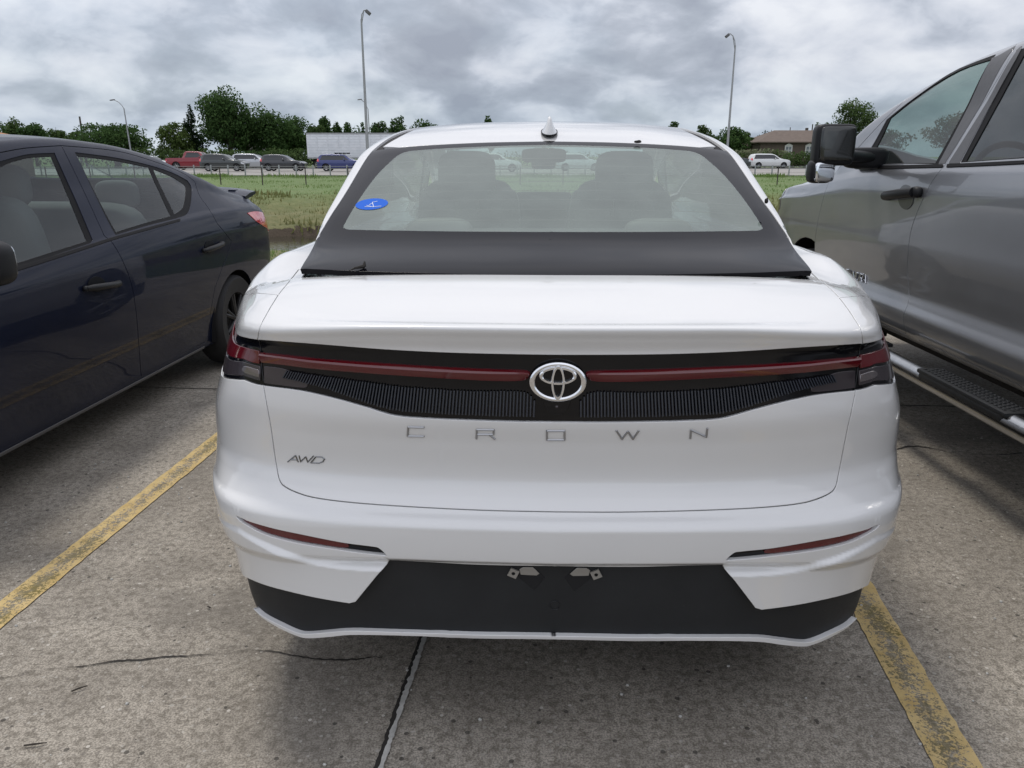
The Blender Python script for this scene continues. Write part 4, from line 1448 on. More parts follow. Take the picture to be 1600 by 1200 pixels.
    patch('side_window', S, wf_g, M_glasst, d, step=(.05, .05), off=-.006, lip=0, mirror='pair')
    pil = px((1550, 91), (1562, 86), (1586, 72)) + px((1585, 75), (1478, 253)) + px((1477, 255.5), (1467, 255.5)) + px((1468, 253), (1549, 94))
    patch('pillar_trim', S, pil, M_satin, d, step=(.04, .03), off=.0015, lip=.004, mirror='pair')
    wo = px((1598, 78), (1502, 254.5)) + [sp(-2.60, 1.385), sp(-2.55, 1.66), sp(-2.40, 1.755), sp(-2.1, 1.80)]
    wo = px((1596, 76), (1550, 160), (1500, 254.5)) + [sp(-2.66, 1.395), sp(-2.60, 1.66), sp(-2.42, 1.765), sp(-2.15, 1.795)]
    wg = px((1600, 84), (1556, 165), (1508, 252.5)) + [sp(-2.60, 1.40), sp(-2.55, 1.65), sp(-2.38, 1.745), sp(-2.15, 1.775)]
    d2 = patch('rear_door', S, rd, M_silver, root, holes=[wo], step=(.04, .012), gap=.0025, hgap=0, lip=.016, mirror='pair')
    patch('window_frame', S, wo, M_rubber, d2, holes=[wg], step=(.04, .03), off=-.002, lip=.006, mirror='pair')
    patch('side_window', S, wg, M_glassp, d2, step=(.05, .05), off=-.006, lip=0, mirror='pair')
    pil = px((1588, 79), (1595, 78), (1550, 160), (1500, 254)) + px((1500, 255), (1483, 255.5)) + px((1484, 252), (1588, 81))
    patch('pillar_trim', S, pil, M_satin, d2, step=(.04, .03), off=.0015, lip=.004, mirror='pair')
    # belt mouldings
    q = px((1342, 260.5), (1410, 258.8), (1473, 257.2)) + px((1473, 261.5), (1410, 263.2), (1342, 264.5))
    patch('belt_moulding', S, q, M_rubber, d, step=(.04, .01), off=.005, lip=.006, mirror='pair')
    q = px((1481, 257), (1540, 254.5), (1600, 251.5)) + [sp(-2.68, 1.385), sp(-2.68, 1.365)] + px((1600, 256), (1540, 259), (1480, 261.5))
    patch('belt_moulding', S, q, M_rubber, d2, step=(.04, .01), off=.005, lip=.006, mirror='pair')
    # drip seal
    for nm, dd, A_, B_ in (('door_handle', d, (1392, 306), (1437, 301)),):
        cup = S.pxs([(1416 + 12 * math.cos(t), 308 + 19 * math.sin(t)) for t in np.linspace(0, 2 * math.pi, 25)[:-1]])
        patch('handle_cup', S, cup, M_cup2, dd, step=(.01, .01), off=.0035, lip=.003, mirror='pair')
        p0, n0 = S.pt(*S.px(*A_), o=.03)
        p1, n1 = S.pt(*S.px(*B_), o=.03)
        mb = MB()
        mb.tube([p0.lerp(p1, t) + n0 * (.010 * math.sin(math.pi * t)) for t in np.linspace(0, 1, 12)], .023, 12)
        mb.ell(p0 - n0 * .014, (.022, .026, .024), .7, .7, 12, 8).ell(p1 - n0 * .014, (.022, .034, .027), .7, .7, 12, 8)
        pairs(mb.build(nm, M_rubber2, dd[0], sharp=80), dd[1])
        mb = MB().lathe([(0, 0), (.007, 0), (.007, .004)], (0, 0, 0), 'X', 16)
        o_ = mb.build('key_hole', M_liner, dd[0])
        o_.location = p1.lerp(p0, .12) - Vector((.022, 0, 0))
    for y in (-2.45,):
        p0, n0 = S.pt(*S.sp(y, 1.19), o=.03)
        p1, n1 = S.pt(*S.sp(y + .18, 1.185), o=.03)
        MB().tube([p0, p1], .019, 12).ell(p0 - n0 * .014, (.022, .034, .027), .7, .7, 12, 8).ell(p1 - n0 * .014, (.022, .026, .024), .7, .7, 12, 8).build('door_handle', M_rubber2, d2[0], sharp=80)
    # raised door lettering
    def word(chars, y0, z0, h, wdt, adv):
        G = {'T': [[(0, 1), (1, 1)], [(.5, 1), (.5, 0)]], 'U': [[(0, 1), (0, .15), (.15, 0), (.85, 0), (1, .15), (1, 1)]], 'N': [[(0, 0), (0, 1), (1, 0), (1, 1)]],
             'D': [[(0, 0), (0, 1), (.75, 1), (1, .75), (1, .25), (.75, 0), (0, 0)]], 'R': [[(0, 0), (0, 1), (.85, 1), (1, .85), (1, .6), (.85, .45), (0, .45)], [(.5, .45), (1, 0)]], 'A': [[(0, 0), (.5, 1), (1, 0)], [(.2, .35), (.8, .35)]]}
        for i, ch in enumerate(chars):
            mb = MB()
            for st in G[ch]:
                P = []
                for (u, v) in st:
                    y = y0 - i * adv - u * wdt
                    P.append(S.pt(*S.sp(y, z0 + v * h, 11), o=.004)[0])
                for p, q_ in zip(P, P[1:]): mb.tube([p, q_], .0036, 6)
            mb.build('letter', M_chrome, d[0])
    ab = S.px(1352, 440)
    p_, _ = S.pt(*ab)
    word('TUNDRA', p_.y + .046 * 5.4, p_.z - .008, .042, .034, .046)
    # towing mirror
    c = Vector((-1.255, -.93, 1.435))
    mb = MB()
    mb.ell((c.x, c.y, 1.437), (.102, .055, .103), .28, .35, 28, 18, rot=Euler((0, 0, R(-6))))
    mr = mb.build('towing_mirror', M_rubber2, root, sharp=180)
    MB().tube([(-.93, -.74, 1.36), (-1.0, -.82, 1.375), (-1.17, -.90, 1.385)], [.030, .03, .03], 12).ell((-1.02, -.80, 1.372), (.12, .045, .055), .5, .6, 18, 12).box((-.955, -.66, 1.36), (.05, .20, .10), bev=.015).build('mirror_arm', M_rubber2, mr)
    MB().ell((c.x, c.y - .045, 1.442), (.086, .016, .085), .22, .3, rot=Euler((0, 0, R(-6)))).build('mirror_pane', M_darkmir, mr)
    lowm = MB().ell((c.x - .052, c.y + .01, 1.305), (.060, .05, .060), .45, .5).build('lower_housing', M_rubber2, mr, sharp=180)
    MB().ell((c.x - .044, c.y - .032, 1.303), (.052, .014, .050), .35, .45).build('mirror_pane', M_mirror, lowm)
    # headlamp
    q = [sp(.62, 1.02), sp(.62, 1.14), sp(.80, 1.13), sp(.93, 1.0), sp(.93, .90), sp(.80, .90)]
    patch('headlight', S, q, M_lens, root, step=(.02, .02), off=.003, lip=.006, mirror='pair')
    # side step
    for s_ in (-1, 1):
        x = s_ * 1.055
        tb = MB().tube([(s_ * .80, -.52, .50), (s_ * .96, -.52, .46), (s_ * 1.03, -.57, .435), (x, -.66, .425), (x, -1.2, .42), (x, -2.2, .42), (x, -3.0, .42), (s_ * .9, -3.2, .45)], .043, 18)
        st = tb.build('side_step', M_alu, root, sharp=60)
        for y in (-.98, -2.08, -3.0):
            mb = MB()
            mb.box((s_ * 1.04, y, .458), (.118, .64, .02), bev=.008).box((s_ * 1.085, y, .440), (.03, .60, .03), bev=.01)
            for k in range(22):
                for j in range(4):
                    mb.box((s_ * (1.0 + .025 * j), y - .29 + .027 * k + .012 * (j % 2), .470), (.012, .016, .005), bev=.002, seg=1)
            mb.build('step_pad', M_pblack, st)
    for x in (-.86, .86):
        for y in (0, -3.75):
            wheel(root, (x, y, .40), .40, .27, 1 if x > 0 else -1, rimr=.62, spokes=5)
    for s_ in (-1, 1):
        for y in (0, -3.75):
            MB().lathe([(.49, 0), (.49, .34)], (s_ * .95 - (.34 if s_ > 0 else 0), y, .42), 'X', 24, R(-12), R(192)).build('wheel_housing', M_liner, root)
    MB().box((0, -2.3, .47), (1.5, 6.2, .16), bev=.03).build('underbody', M_liner, root)
    patch('windscreen', S, ws, M_glass, root, step=(.06, .05), lip=0, mirror=True, off=-.004)
    for x in (-.42, .42):
        mb = MB()
        mb.ell((x, -1.95, 1.16), (.26, .085, .34), .45, .55, rot=Euler((R(-12) , 0, 0))).ell((x, -1.65, .85), (.26, .28, .11), .4, .5)
        s = mb.build('front_seat', M_dark_int, root, sharp=180)
        MB().ell((x, -2.03, 1.56), (.13, .055, .09), .6, .65).build('headrest', M_dark_int, s, sharp=180)
    MB().ell((0, -2.75, 1.15), (.72, .1, .34), .35, .35).ell((0, -2.5, .85), (.72, .28, .12), .35, .4).build('rear_seat', M_dark_int, root, sharp=180)
    MB().ell((0, -.80, 1.20), (.80, .26, .13), .4, .4).box((0, -1.9, .68), (1.6, 2.6, .04)).build('dashboard', M_dark_int, root, sharp=60)
    st = MB()
    st.tube([(-.42 + .19 * math.cos(t), -1.12 + .07 * math.sin(t), 1.27 + .17 * math.sin(t)) for t in np.linspace(0, 2 * math.pi, 29)], .016, 8, cap=False)
    st.build('steering_wheel', M_dark_int, root)
    # lining of the far door and the grab handle loop on the far pillar
    patch('door_lining', S, [sp(-.62, .60), sp(-.62, 1.25), sp(-2.7, 1.28), sp(-2.7, .60)], M_dark_int, root, step=(.1, .08), off=-.045, lip=0, mirror='pair')
    sheet('headliner', S, (-3.0, -1.45), (S.ks[13], KE), 24, 20, M_lt_int, root, off=-.04, mirror=True)
    return root

# =================================================================== ground, lot, ditch, road
def concrete(q, tc):
    big = q.noise(tc, .55, 5, .6, .3)
    mid = q.noise(tc, 3.2, 6, .65)
    fine = q.noise(tc, 42, 5, .7)
    grain = q.noise(tc, 190, 3, .7)
    c = q.mix(q.ramp(big, [(.32, 0.0), (.68, 1.0)]), (.325, .293, .245, 1), (.52, .475, .405, 1))
    c = q.mix(q.ramp(mid, [(.40, .55), (.60, 0.0)]), c, (.21, .188, .158, 1))
    c = q.mix(q.ramp(fine, [(.40, .70), (.54, 0.0)]), c, (.135, .117, .092, 1))
    c = q.mix(q.ramp(grain, [(.42, .60), (.56, 0.0)]), c, (.060, .052, .042, 1))
    st_ = q.noise(q.vmath('ADD', tc, (3.7, 1.9, 0)), 1.15, 4, .55, .6)
    c = q.mix(q.ramp(st_, [(.56, 0.0), (.66, .50)]), c, (.12, .108, .092, 1))
    v = q.n('ShaderNodeTexVoronoi', feature='F1')
    q.set(v, 'Vector', tc); q.set(v, 'Scale', 62)
    sepc = q.n('ShaderNodeSeparateColor'); q.set(sepc, 0, v.outputs['Color'])
    peb = q.math('MULTIPLY', q.math('LESS_THAN', v.outputs['Distance'], .33), q.math('GREATER_THAN', sepc.outputs[0], .60))
    tone = q.ramp(sepc.outputs[1], [(0, (.34, .32, .28)), (.35, (.13, .115, .10)), (.6, (.26, .24, .20)), (.85, (.44, .42, .38))], 'CONSTANT')
    c = q.mix(q.math('MULTIPLY', peb, .50), c, tone)
    v2 = q.n('ShaderNodeTexVoronoi', feature='F1')
    q.set(v2, 'Vector', tc); q.set(v2, 'Scale', 27)
    s2 = q.n('ShaderNodeSeparateColor'); q.set(s2, 0, v2.outputs['Color'])
    pit = q.math('MULTIPLY', q.math('LESS_THAN', v2.outputs['Distance'], .17), q.math('GREATER_THAN', s2.outputs[0], .80))
    c = q.mix(q.math('MULTIPLY', pit, .75), c, (.03, .027, .023, 1))
    chip = q.math('MULTIPLY', q.math('LESS_THAN', v2.outputs['Distance'], .13), q.math('LESS_THAN', s2.outputs[0], .13))
    c = q.mix(q.math('MULTIPLY', chip, .8), c, (.50, .47, .42, 1))
    hgt = q.math('ADD', q.math('MULTIPLY', fine, .6), q.math('MULTIPLY', grain, .5))
    hgt = q.math('SUBTRACT', q.math('ADD', hgt, q.math('MULTIPLY', peb, .25)), q.math('MULTIPLY', pit, .9))
    return c, hgt


def concrete_mat(name, paint=None):
    m, q, o = base_mat(name)
    tc = q.n('ShaderNodeTexCoord').outputs['Object']
    c, h = concrete(q, tc)
    if paint:
        wn = q.noise(tc, 95, 6, .8)
        wb = q.noise(tc, 5.5, 4, .6)
        uv = q.n('ShaderNodeAttribute', attribute_name='edge').outputs['Fac']
        # worn mostly along the middle of the stripe
        e = q.math('MULTIPLY_ADD', q.math('ABSOLUTE', uv), .16, -.08)
        k = q.math('ADD', q.math('ADD', wn, q.math('MULTIPLY', q.math('SUBTRACT', wb, .5), .30)), e)
        mask = q.ramp(k, [(.47, 0.0), (.505, 1.0)])
        pc = q.mix(q.ramp(q.noise(tc, 14, 5, .6), [(.3, 0.0), (.7, 1.0)]), (.44, .315, .12, 1), (.56, .43, .21, 1))
        moss = q.mix(q.ramp(wb, [(.35, 0.0), (.6, 1.0)]), (.15, .12, .035, 1), c)
        c = q.mix(mask, moss, pc)
    b = q.n('ShaderNodeBsdfPrincipled')
    q.set(b, 'Base Color', c)
    q.set(b, 'Roughness', .88)
    bp = q.n('ShaderNodeBump')
    q.set(bp, 'Strength', .55); q.set(bp, 'Distance', .004)
    q.set(bp, 'Height', h)
    q.set(b, 'Normal', bp.outputs[0])
    q.set(o, 0, b.outputs[0])
    return m


M_conc = concrete_mat('weathered_concrete')
M_yellow = concrete_mat('worn_yellow_paint', True)
M_crack = pbr('crack', (.022, .019, .016), .95)
M_seal = pbr('joint_sealant', (.40, .395, .37), .8, noise=.3, nscale=40)
M_road = pbr('road_concrete', (.26, .25, .235), .9, noise=.12, nscale=.6)
M_road2 = pbr('asphalt', (.11, .108, .105), .9, noise=.15, nscale=1)
M_kerb = pbr('pale_kerb', (.42, .40, .36), .9, noise=.1, nscale=2)


def ground_mat():
    m, q, o = base_mat('turf_and_bank')
    tc = q.n('ShaderNodeTexCoord').outputs['Object']
    sep = q.n('ShaderNodeSeparateXYZ'); q.set(sep, 0, tc)
    a = q.noise(tc, .35, 6, .6)
    b_ = q.noise(tc, 3.5, 6, .7)
    st = q.noise(q.vmath('MULTIPLY', tc, (.25, 1.6, 1)), 1.2, 5, .6)
    gr = q.mix(q.ramp(b_, [(.3, 0.0), (.7, 1.0)]), (.080, .130, .036, 1), (.130, .185, .060, 1))
    gr = q.mix(q.ramp(st, [(.45, 0.0), (.7, .6)]), gr, (.085, .125, .040, 1))
    gr = q.mix(q.ramp(a, [(.5, 0.0), (.75, .5)]), gr, (.17, .18, .08, 1))
    # the bank is dry, brown weeds and bare soil near the water
    yn = q.math('ADD', sep.outputs[1], q.math('MULTIPLY', q.math('SUBTRACT', a, .5), 4.0))
    bank = q.ramp(q.math('DIVIDE', yn, 60.0), [(.375, 1.0), (.43, 1.0), (.52, 0.0)])
    bc = q.mix(q.ramp(b_, [(.3, 0.0), (.65, 1.0)]), (.085, .100, .035, 1), (.155, .145, .065, 1))
    c = q.mix(bank, gr, bc)
    z = sep.outputs[2]
    soil = q.ramp(q.math('ADD', z, q.math('MULTIPLY', b_, .35)), [(-.0, 0.0), (.001, 0.0)])
    wet = q.math('LESS_THAN', q.math('ADD', z, q.math('MULTIPLY', b_, .5)), -.52)
    c = q.mix(wet, c, (.045, .032, .020, 1))
    b = q.n('ShaderNodeBsdfPrincipled')
    q.set(b, 'Base Color', c); q.set(b, 'Roughness', .95)
    bp = q.n('ShaderNodeBump'); q.set(bp, 'Strength', .8); q.set(bp, 'Distance', .08); q.set(bp, 'Height', b_)
    q.set(b, 'Normal', bp.outputs[0])
    q.set(o, 0, b.outputs[0])
    return m


# terrain: near verge, ditch, far bank, verge, land beyond the road, out to the horizon
prof = [(-400, -.06), (-30, -.06), (9.0, -.06), (9.7, -.02), (11.4, -.02), (12.6, -.12), (15.5, -1.0), (17.5, -1.45), (23.0, -1.45), (24.2, -1.05), (24.8, -.66), (26.5, -.40), (29.5, -.05), (33, .0), (57.4, .0), (60, -.05), (104, -.05), (106, .02), (400, .02), (2600, .02)]
pz = T(*prof)
ys = np.unique(np.concatenate([np.linspace(-400, -30, 5), np.linspace(-30, 9, 8), np.linspace(9, 12, 10), np.linspace(12, 33, 90), np.linspace(33, 60, 28), np.linspace(60, 110, 12), [150, 250, 400, 900, 2600]]))
xs = np.unique(np.concatenate([[-2200, -900, -300, -120], np.linspace(-60, 60, 260), [120, 300, 900, 2200]]))
rs_ = np.random.RandomState(3)
V = []
for y in ys:
    z = float(pz(y))
    amp = .16 if 23.2 < y < 30 else (.03 if 9.8 < y < 57 else 0)
    for x in xs:
        wob = .9 * math.sin(x * .21 + 1.3) + .35 * math.sin(x * .9) if 12 < y < 31 else 0
        zz = float(0) + amp * (rs_.rand() - .5)
        V.append((x, y + wob * (1 if 13 < y < 29 else .4), z + zz))
nx_ = len(xs)
F = [(i * nx_ + j, i * nx_ + j + 1, (i + 1) * nx_ + j + 1, (i + 1) * nx_ + j) for i in range(len(ys) - 1) for j in range(nx_ - 1)]
tag(mesh('ground', V, F, ground_mat()), kind='structure')


def slab(name, x0, x1, y0, y1, z, mat, th=None):
    if th:
        o = MB().box(((x0 + x1) / 2, (y0 + y1) / 2, z - th / 2), (x1 - x0, y1 - y0, th)).build(name, mat, smooth=False)
    else:
        o = mesh(name, [(x0, y0, z), (x1, y0, z), (x1, y1, z), (x0, y1, z)], [(0, 1, 2, 3)], mat, smooth=False)
    return tag(o, kind='structure')


slab('parking_lot', -45, 45, -25, 9.6, 0.0, M_conc)
wm, q, o = base_mat('ditch_water')
b = q.n('ShaderNodeBsdfPrincipled')
q.set(b, 'Base Color', (.030, .027, .018, 1)); q.set(b, 'Roughness', .08)
bp = q.n('ShaderNodeBump'); q.set(bp, 'Strength', .25); q.set(bp, 'Distance', .03)
tcw = q.n('ShaderNodeTexCoord').outputs['Object']
q.set(bp, 'Height', q.noise(tcw, 5, 3)); q.set(b, 'Normal', bp.outputs[0]); q.set(o, 0, b.outputs[0])
slab('ditch_water', -120, 120, 13, 26, -1.0, wm)
slab('road', -400, 400, 58.6, 90, .03, M_road)
slab('frontage_road', -400, 400, 90.4, 103, .035, M_road2)
slab('kerb', -400, 400, 57.6, 58.6, .12, M_kerb, .25)
# lane lines
for yy_, nm in ((72.5, 'lane_line'), (82, 'lane_line')):
    mb = MB()
    for k in range(-14, 15):
        x = k * 12
        mb.add([(x, yy_, .036), (x + 3, yy_, .036), (x + 3, yy_ + .15, .036), (x, yy_ + .15, .036)], [(0, 1, 2, 3)])
    tag(mb.build(nm, M_kerb, smooth=False), kind='structure')


def ribbon(name, pts, wid, z, mat, jit=0.0, kind='structure', attr=False, seed=1, taper=False):
    r_ = random.Random(seed)
    P = [Vector((p[0], p[1], 0)) for p in pts]
    V, F, E = [], [], []
    n = len(P)
    cols = 5 if attr else 2
    for i, p in enumerate(P):
        t = (P[min(i + 1, n - 1)] - P[max(i - 1, 0)]).normalized()
        s = Vector((t.y, -t.x, 0))
        w2 = wid / 2 * (1 if not taper else max(.15, min(1, 4 * min(i, n - 1 - i) / n)))
        if jit: w2 *= 1 + jit * (r_.random() * 2 - 1)
        for k in range(cols):
            f_ = -1 + 2 * k / (cols - 1)
            jj = (r_.random() - .5) * wid * .05 if attr and abs(f_) == 1 else 0
            q_ = p + s * (w2 * f_ + jj)
            V.append((q_.x, q_.y, z)); E.append(f_)
    for i in range(n - 1):
        for k in range(cols - 1):
            F.append((i * cols + k, i * cols + k + 1, (i + 1) * cols + k + 1, (i + 1) * cols + k))
    ob = mesh(name, V, F, mat, smooth=False)
    if attr:
        at_ = ob.data.attributes.new('edge', 'FLOAT', 'POINT')
        at_.data.foreach_set('value', [abs(e) for e in E])
    return tag(ob, kind=kind)


def line2(p0, p1, a, b, n=60):
    return [(p0[0] + (p1[0] - p0[0]) * (a + (b - a) * i / n), p0[1] + (p1[1] - p0[1]) * (a + (b - a) * i / n)) for i in range(n + 1)]


g0, g1 = gnd(0, 962), gnd(322, 703)
ribbon('parking_stripe', line2(g0, g1, -1.2, 2.9, 160), .105, .004, M_yellow, attr=True, seed=2)
g0, g1 = gnd(1354, 945), gnd(1493, 1193)
ribbon('parking_stripe', line2(g0, g1, -7, 1.8, 200), .112, .004, M_yellow, attr=True, seed=3)
# slab joint with its strip of sealant
g0, g1 = gnd(661, 1000), gnd(593, 1200)
rj = random.Random(5)
base = line2(g0, g1, -9, 3, 700)
ribbon('slab_joint', [(x - .006 + (rj.random() - .5) * .003, y) for x, y in base], .014, .003, M_crack, jit=.25, seed=4)
ribbon('slab_joint', [(x + .004 + (rj.random() - .5) * .0025, y) for x, y in base], .013, .006, M_seal, jit=.45, seed=8)
for yj in (4.4, -1.4):
    ribbon('slab_joint', [(x * .25, yj + x * .25 * -.08 + (rj.random() - .5) * .003) for x in range(-80, 81)], .012, .003, M_crack, jit=.3)


def crack(pts, wid, seed):
    r_ = random.Random(seed)
    G_ = [gnd(*p) for p in cr(pts, 4)]
    out = []
    for a, b in zip(G_, G_[1:]):
        L = (b - a).length
        k = max(2, int(L / .012))
        for i in range(k):
            out.append(a.lerp(b, i / k))
    o1 = 0
    P = []
    for p in out:
        o1 = o1 * .86 + (r_.random() - .5) * .007
        P.append((p.x + (r_.random() - .5) * .003, p.y + o1))
    # widths wander, the crack closes up in places
    V, F = [], []
    ph = r_.random() * 9
    for i, p in enumerate(P):
        w_ = wid * max(.10, .5 + .5 * math.sin(i * .13 + ph) + .5 * (r_.random() - .5))
        V += [(p[0], p[1] - w_ / 2, .003), (p[0], p[1] + w_ / 2, .003)]
    F = [(2 * i, 2 * i + 2, 2 * i + 3, 2 * i + 1) for i in range(len(P) - 1)]
    tag(mesh('crack', V, F, M_crack, smooth=False), kind='structure')


crack([(-40, 1066), (20, 1058), (70, 1048), (130, 1043), (190, 1036), (250, 1030), (300, 1025), (345, 1024), (385, 1017), (430, 1019), (480, 1030), (530, 1033), (580, 1030), (612, 1028), (650, 1033)], .007, 3)
crack([(1400, 703), (1425, 698), (1450, 700), (1480, 706), (1510, 707), (1545, 711), (1600, 708)], .012, 5)
crack([(280, 612), (310, 609), (345, 611)], .012, 9)
for i, (p0, dr, L) in enumerate([((38, 1168), (1, -.1), .05), ((112, 1083), (1, -.6), .03), ((325, 950), (.7, .7), .02)]):
    gq = gnd(*p0)
    mb = MB().tube([(gq.x, gq.y, .006), (gq.x + L * .5 * dr[0], gq.y - L * .5 * dr[1], .008), (gq.x + L * dr[0], gq.y - L * dr[1] + .006, .005)], [.002, .0025, .001], 6)
    tag(mb.build('twig', pbr('bark', (.03, .024, .018), .9) if i == 0 else bpy.data.materials['bark']), ['small dark twig on the concrete at the bottom left', 'tiny dark twig on the concrete above the larger one', 'tiny dark twig on the concrete near the crack'][i], 'twig')
mb = MB()
r_ = random.Random(12)
for i in range(260):
    x, y = r_.uniform(-2.6, 2.6), r_.uniform(1.25, 4.5)
    s_ = r_.uniform(.002, .0055)
    mb.ell((x, y, s_ * .4), (s_, s_ * r_.uniform(.6, 1), s_ * .7), .8, .8, 6, 4)
tag(mb.build('loose_grit', M_seal, sharp=180), kind='stuff', label='loose grit scattered on the concrete', cat='grit')

# =================================================================== vegetation
def leaf_mat(name, c0, c1, c2):
    m, q, o = base_mat(name)
    ge = q.n('ShaderNodeNewGeometry')
    tc = q.n('ShaderNodeTexCoord').outputs['Object']
    c = q.mix(ge.outputs['Random Per Island'], (*c0, 1), (*c1, 1))
    c = q.mix(q.ramp(q.noise(tc, .45, 4), [(.4, 0.0), (.65, .75)]), c, (*c2, 1))
    d = q.n('ShaderNodeBsdfDiffuse'); q.set(d, 0, c)
    t = q.n('ShaderNodeBsdfTranslucent'); q.set(t, 0, c)
    mx = q.n('ShaderNodeMixShader'); q.set(mx, 0, .3); q.set(mx, 1, d.outputs[0]); q.set(mx, 2, t.outputs[0])
    q.set(o, 0, mx.outputs[0])
    return m


L_dark = leaf_mat('dark_leaves', (.030, .060, .022), (.090, .150, .050), (.048, .088, .032))
L_mid = leaf_mat('green_leaves', (.050, .085, .030), (.110, .160, .060), (.060, .095, .035))
L_lite = leaf_mat('light_leaves', (.060, .095, .028), (.110, .155, .050), (.070, .105, .030))
L_con = leaf_mat('conifer_needles', (.012, .026, .012), (.025, .045, .018), (.018, .032, .014))
L_gras = leaf_mat('grass_blades', (.12, .20, .055), (.21, .30, .10), (.16, .22, .08))
L_weed = leaf_mat('dry_weeds', (.13, .14, .05), (.26, .24, .11), (.18, .20, .08))
L_flow = leaf_mat('flowering_leaves', (.045, .080, .025), (.10, .15, .05), (.38, .36, .28))
M_bark = pbr('tree_bark', (.055, .045, .035), .95, noise=.3, nscale=4)


def leaves(cl, size, n, r_, flat=.0):
    """n leaf quads on clumps cl = [(centre, radii)]"""
    V, F = [], []
    wts = [c[1][0] * c[1][1] ** .5 * c[1][2] ** .5 for c in cl]
    tot = sum(wts)
    for (c, rad), w_ in zip(cl, wts):
        for _ in range(max(4, int(n * w_ / tot))):
            u, v = r_.uniform(-1, 1), r_.uniform(0, 2 * math.pi)
            s = math.sqrt(1 - u * u)
            k = r_.uniform(.25, 1.12) ** .55
            p = Vector((c[0] + rad[0] * k * s * math.cos(v), c[1] + rad[1] * k * s * math.sin(v), c[2] + rad[2] * k * u))
            q = Euler((r_.uniform(-1.2, 1.2), r_.uniform(-1.2, 1.2), r_.uniform(0, 6.3))).to_matrix()
            z = size * r_.uniform(.5, 1.35)
            b = len(V)
            V += [p + q @ Vector(t) for t in ((-z * .5, 0, 0), (0, -z * .32, z * .06), (z * .6, 0, 0), (0, z * .34, z * .08))]
            F.append((b, b + 1, b + 2, b + 3))
    return V, F


def tree(px0, px1, top, d, label, mat, cat='tree', n=3600, leaf=.42, clumps=26, trunk_h=.35, seed=1, holes=0.0, shape='round', group=None, name='broadleaf_tree', lowz=0.0):
    r_ = random.Random(seed)
    x0, x1 = at(px0, 250, d).x, at(px1, 250, d).x
    H = at((px0 + px1) / 2, top, d).z
    cx, Rw = (x0 + x1) / 2, (x1 - x0) / 2 * 1.13
    root = empty(name, (cx, d, 0), 0, label, cat, group)
    zb_ = H * trunk_h * .6 + lowz
    cl = []
    Ry = Rw * .8
    if shape == 'cone':
        for i in range(clumps):
            t = (i + .5) / clumps
            w_ = Rw * (1 - t) ** .75 + .15
            a = r_.uniform(0, 6.3)
            cl.append(((w_ * .45 * math.cos(a), w_ * .45 * math.sin(a), zb_ + (H - zb_) * t), (w_ * .75, w_ * .75, (H - zb_) / clumps * 1.4)))
    else:
        k = 0
        while len(cl) < clumps and k < 4000:
            k += 1
            u = Vector((r_.uniform(-1, 1), r_.uniform(-1, 1), r_.uniform(-1, 1)))
            if u.length > 1: continue
            if u.length < .35 and r_.random() < .6: continue
            hr = (H - zb_) / 2
            sz = r_.uniform(.26, .42)
            if shape == 'wide': u.z *= .9
            m_ = 1 - sz * .85
            n_ = 0
            cl.append(((u.x * Rw * m_, u.y * Ry * m_, zb_ + hr + u.z * hr * m_), (Rw * sz * r_.uniform(.8, 1.2), Ry * sz, hr * sz * r_.uniform(.7, 1.05))))
    if holes:
        cl = [c for c in cl if r_.random() > holes]
    V, F = leaves(cl, leaf * .8, int(n * 1.7), r_)
    mesh('crown', V, F, mat, root, smooth=False)
    mb = MB()
    hb = H * trunk_h
    tr = max(.10, Rw * .07)
    mb.tube([(0, 0, -.1), (.05, 0, hb * .5), (-.05, .05, hb), (0, 0, hb + (H - hb) * .45), (.1, 0, H * .9)], [tr * 1.3, tr, tr * .85, tr * .5, tr * .12], 8)
    for c, rad in cl[::2]:
        h0 = hb * .8 + (c[2] - hb * .8) * .35
        mb.tube([(0, 0, max(.3, h0)), (c[0] * .5, c[1] * .5, (max(.3, h0) + c[2]) / 2 + .1), c], [tr * .42, tr * .26, tr * .08], 5)
    mb.build('trunk', M_bark, root)
    return root


TG = 'trees beyond the road'
tree(-70, 22, 176, 108, 'leafy tree at the far left edge above the orange roof', L_dark, seed=1, n=2600, group=TG)
tree(12, 52, 178, 120, 'pale thin topped tree just right of the far left tree', L_mid, seed=2, n=1500, holes=.25, group=TG)
tree(30, 84, 190, 112, 'low dark tree above the dark car roof, left of the rounded one', L_dark, seed=3, n=1800, clumps=18, group=TG)
tree(74, 114, 192, 118, 'small rounded tree between the low dark tree and the utility pole', L_mid, seed=4, n=1800, clumps=18, group=TG)
tree(110, 142, 198, 112, 'low light green tree at the foot of the utility pole', L_mid, seed=5, n=1200, clumps=14, group=TG)
tree(120, 246, 184, 104, 'broad spiky dark tree behind the left street lamp', L_dark, seed=6, n=5200, clumps=40, leaf=.38, shape='wide', trunk_h=.12, group=TG)
tree(247, 305, 189, 104, 'light green tree left of the narrow conifer', L_lite, seed=7, n=2600, clumps=26, leaf=.36, trunk_h=.15, group=TG)
tree(286, 322, 166, 106, 'narrow pointed dark conifer left of the tallest tree', L_con, name='conifer', seed=8, n=2600, clumps=16, shape='cone', leaf=.34, trunk_h=.1, group=TG)
tree(305, 420, 129, 108, 'tallest tree, large broad crown with gaps of sky, behind the parked row of cars', L_dark, seed=17, n=7000, clumps=58, leaf=.42, trunk_h=.22, holes=.30, group=TG)
tree(340, 432, 172, 112, 'dark dense tree filling in below the right side of the tallest tree', L_dark, seed=10, n=4000, clumps=30, trunk_h=.1, group=TG)
tree(392, 462, 168, 110, 'rounded dark tree just right of the tallest tree', L_dark, seed=11, n=3800, clumps=30, trunk_h=.15, group=TG)
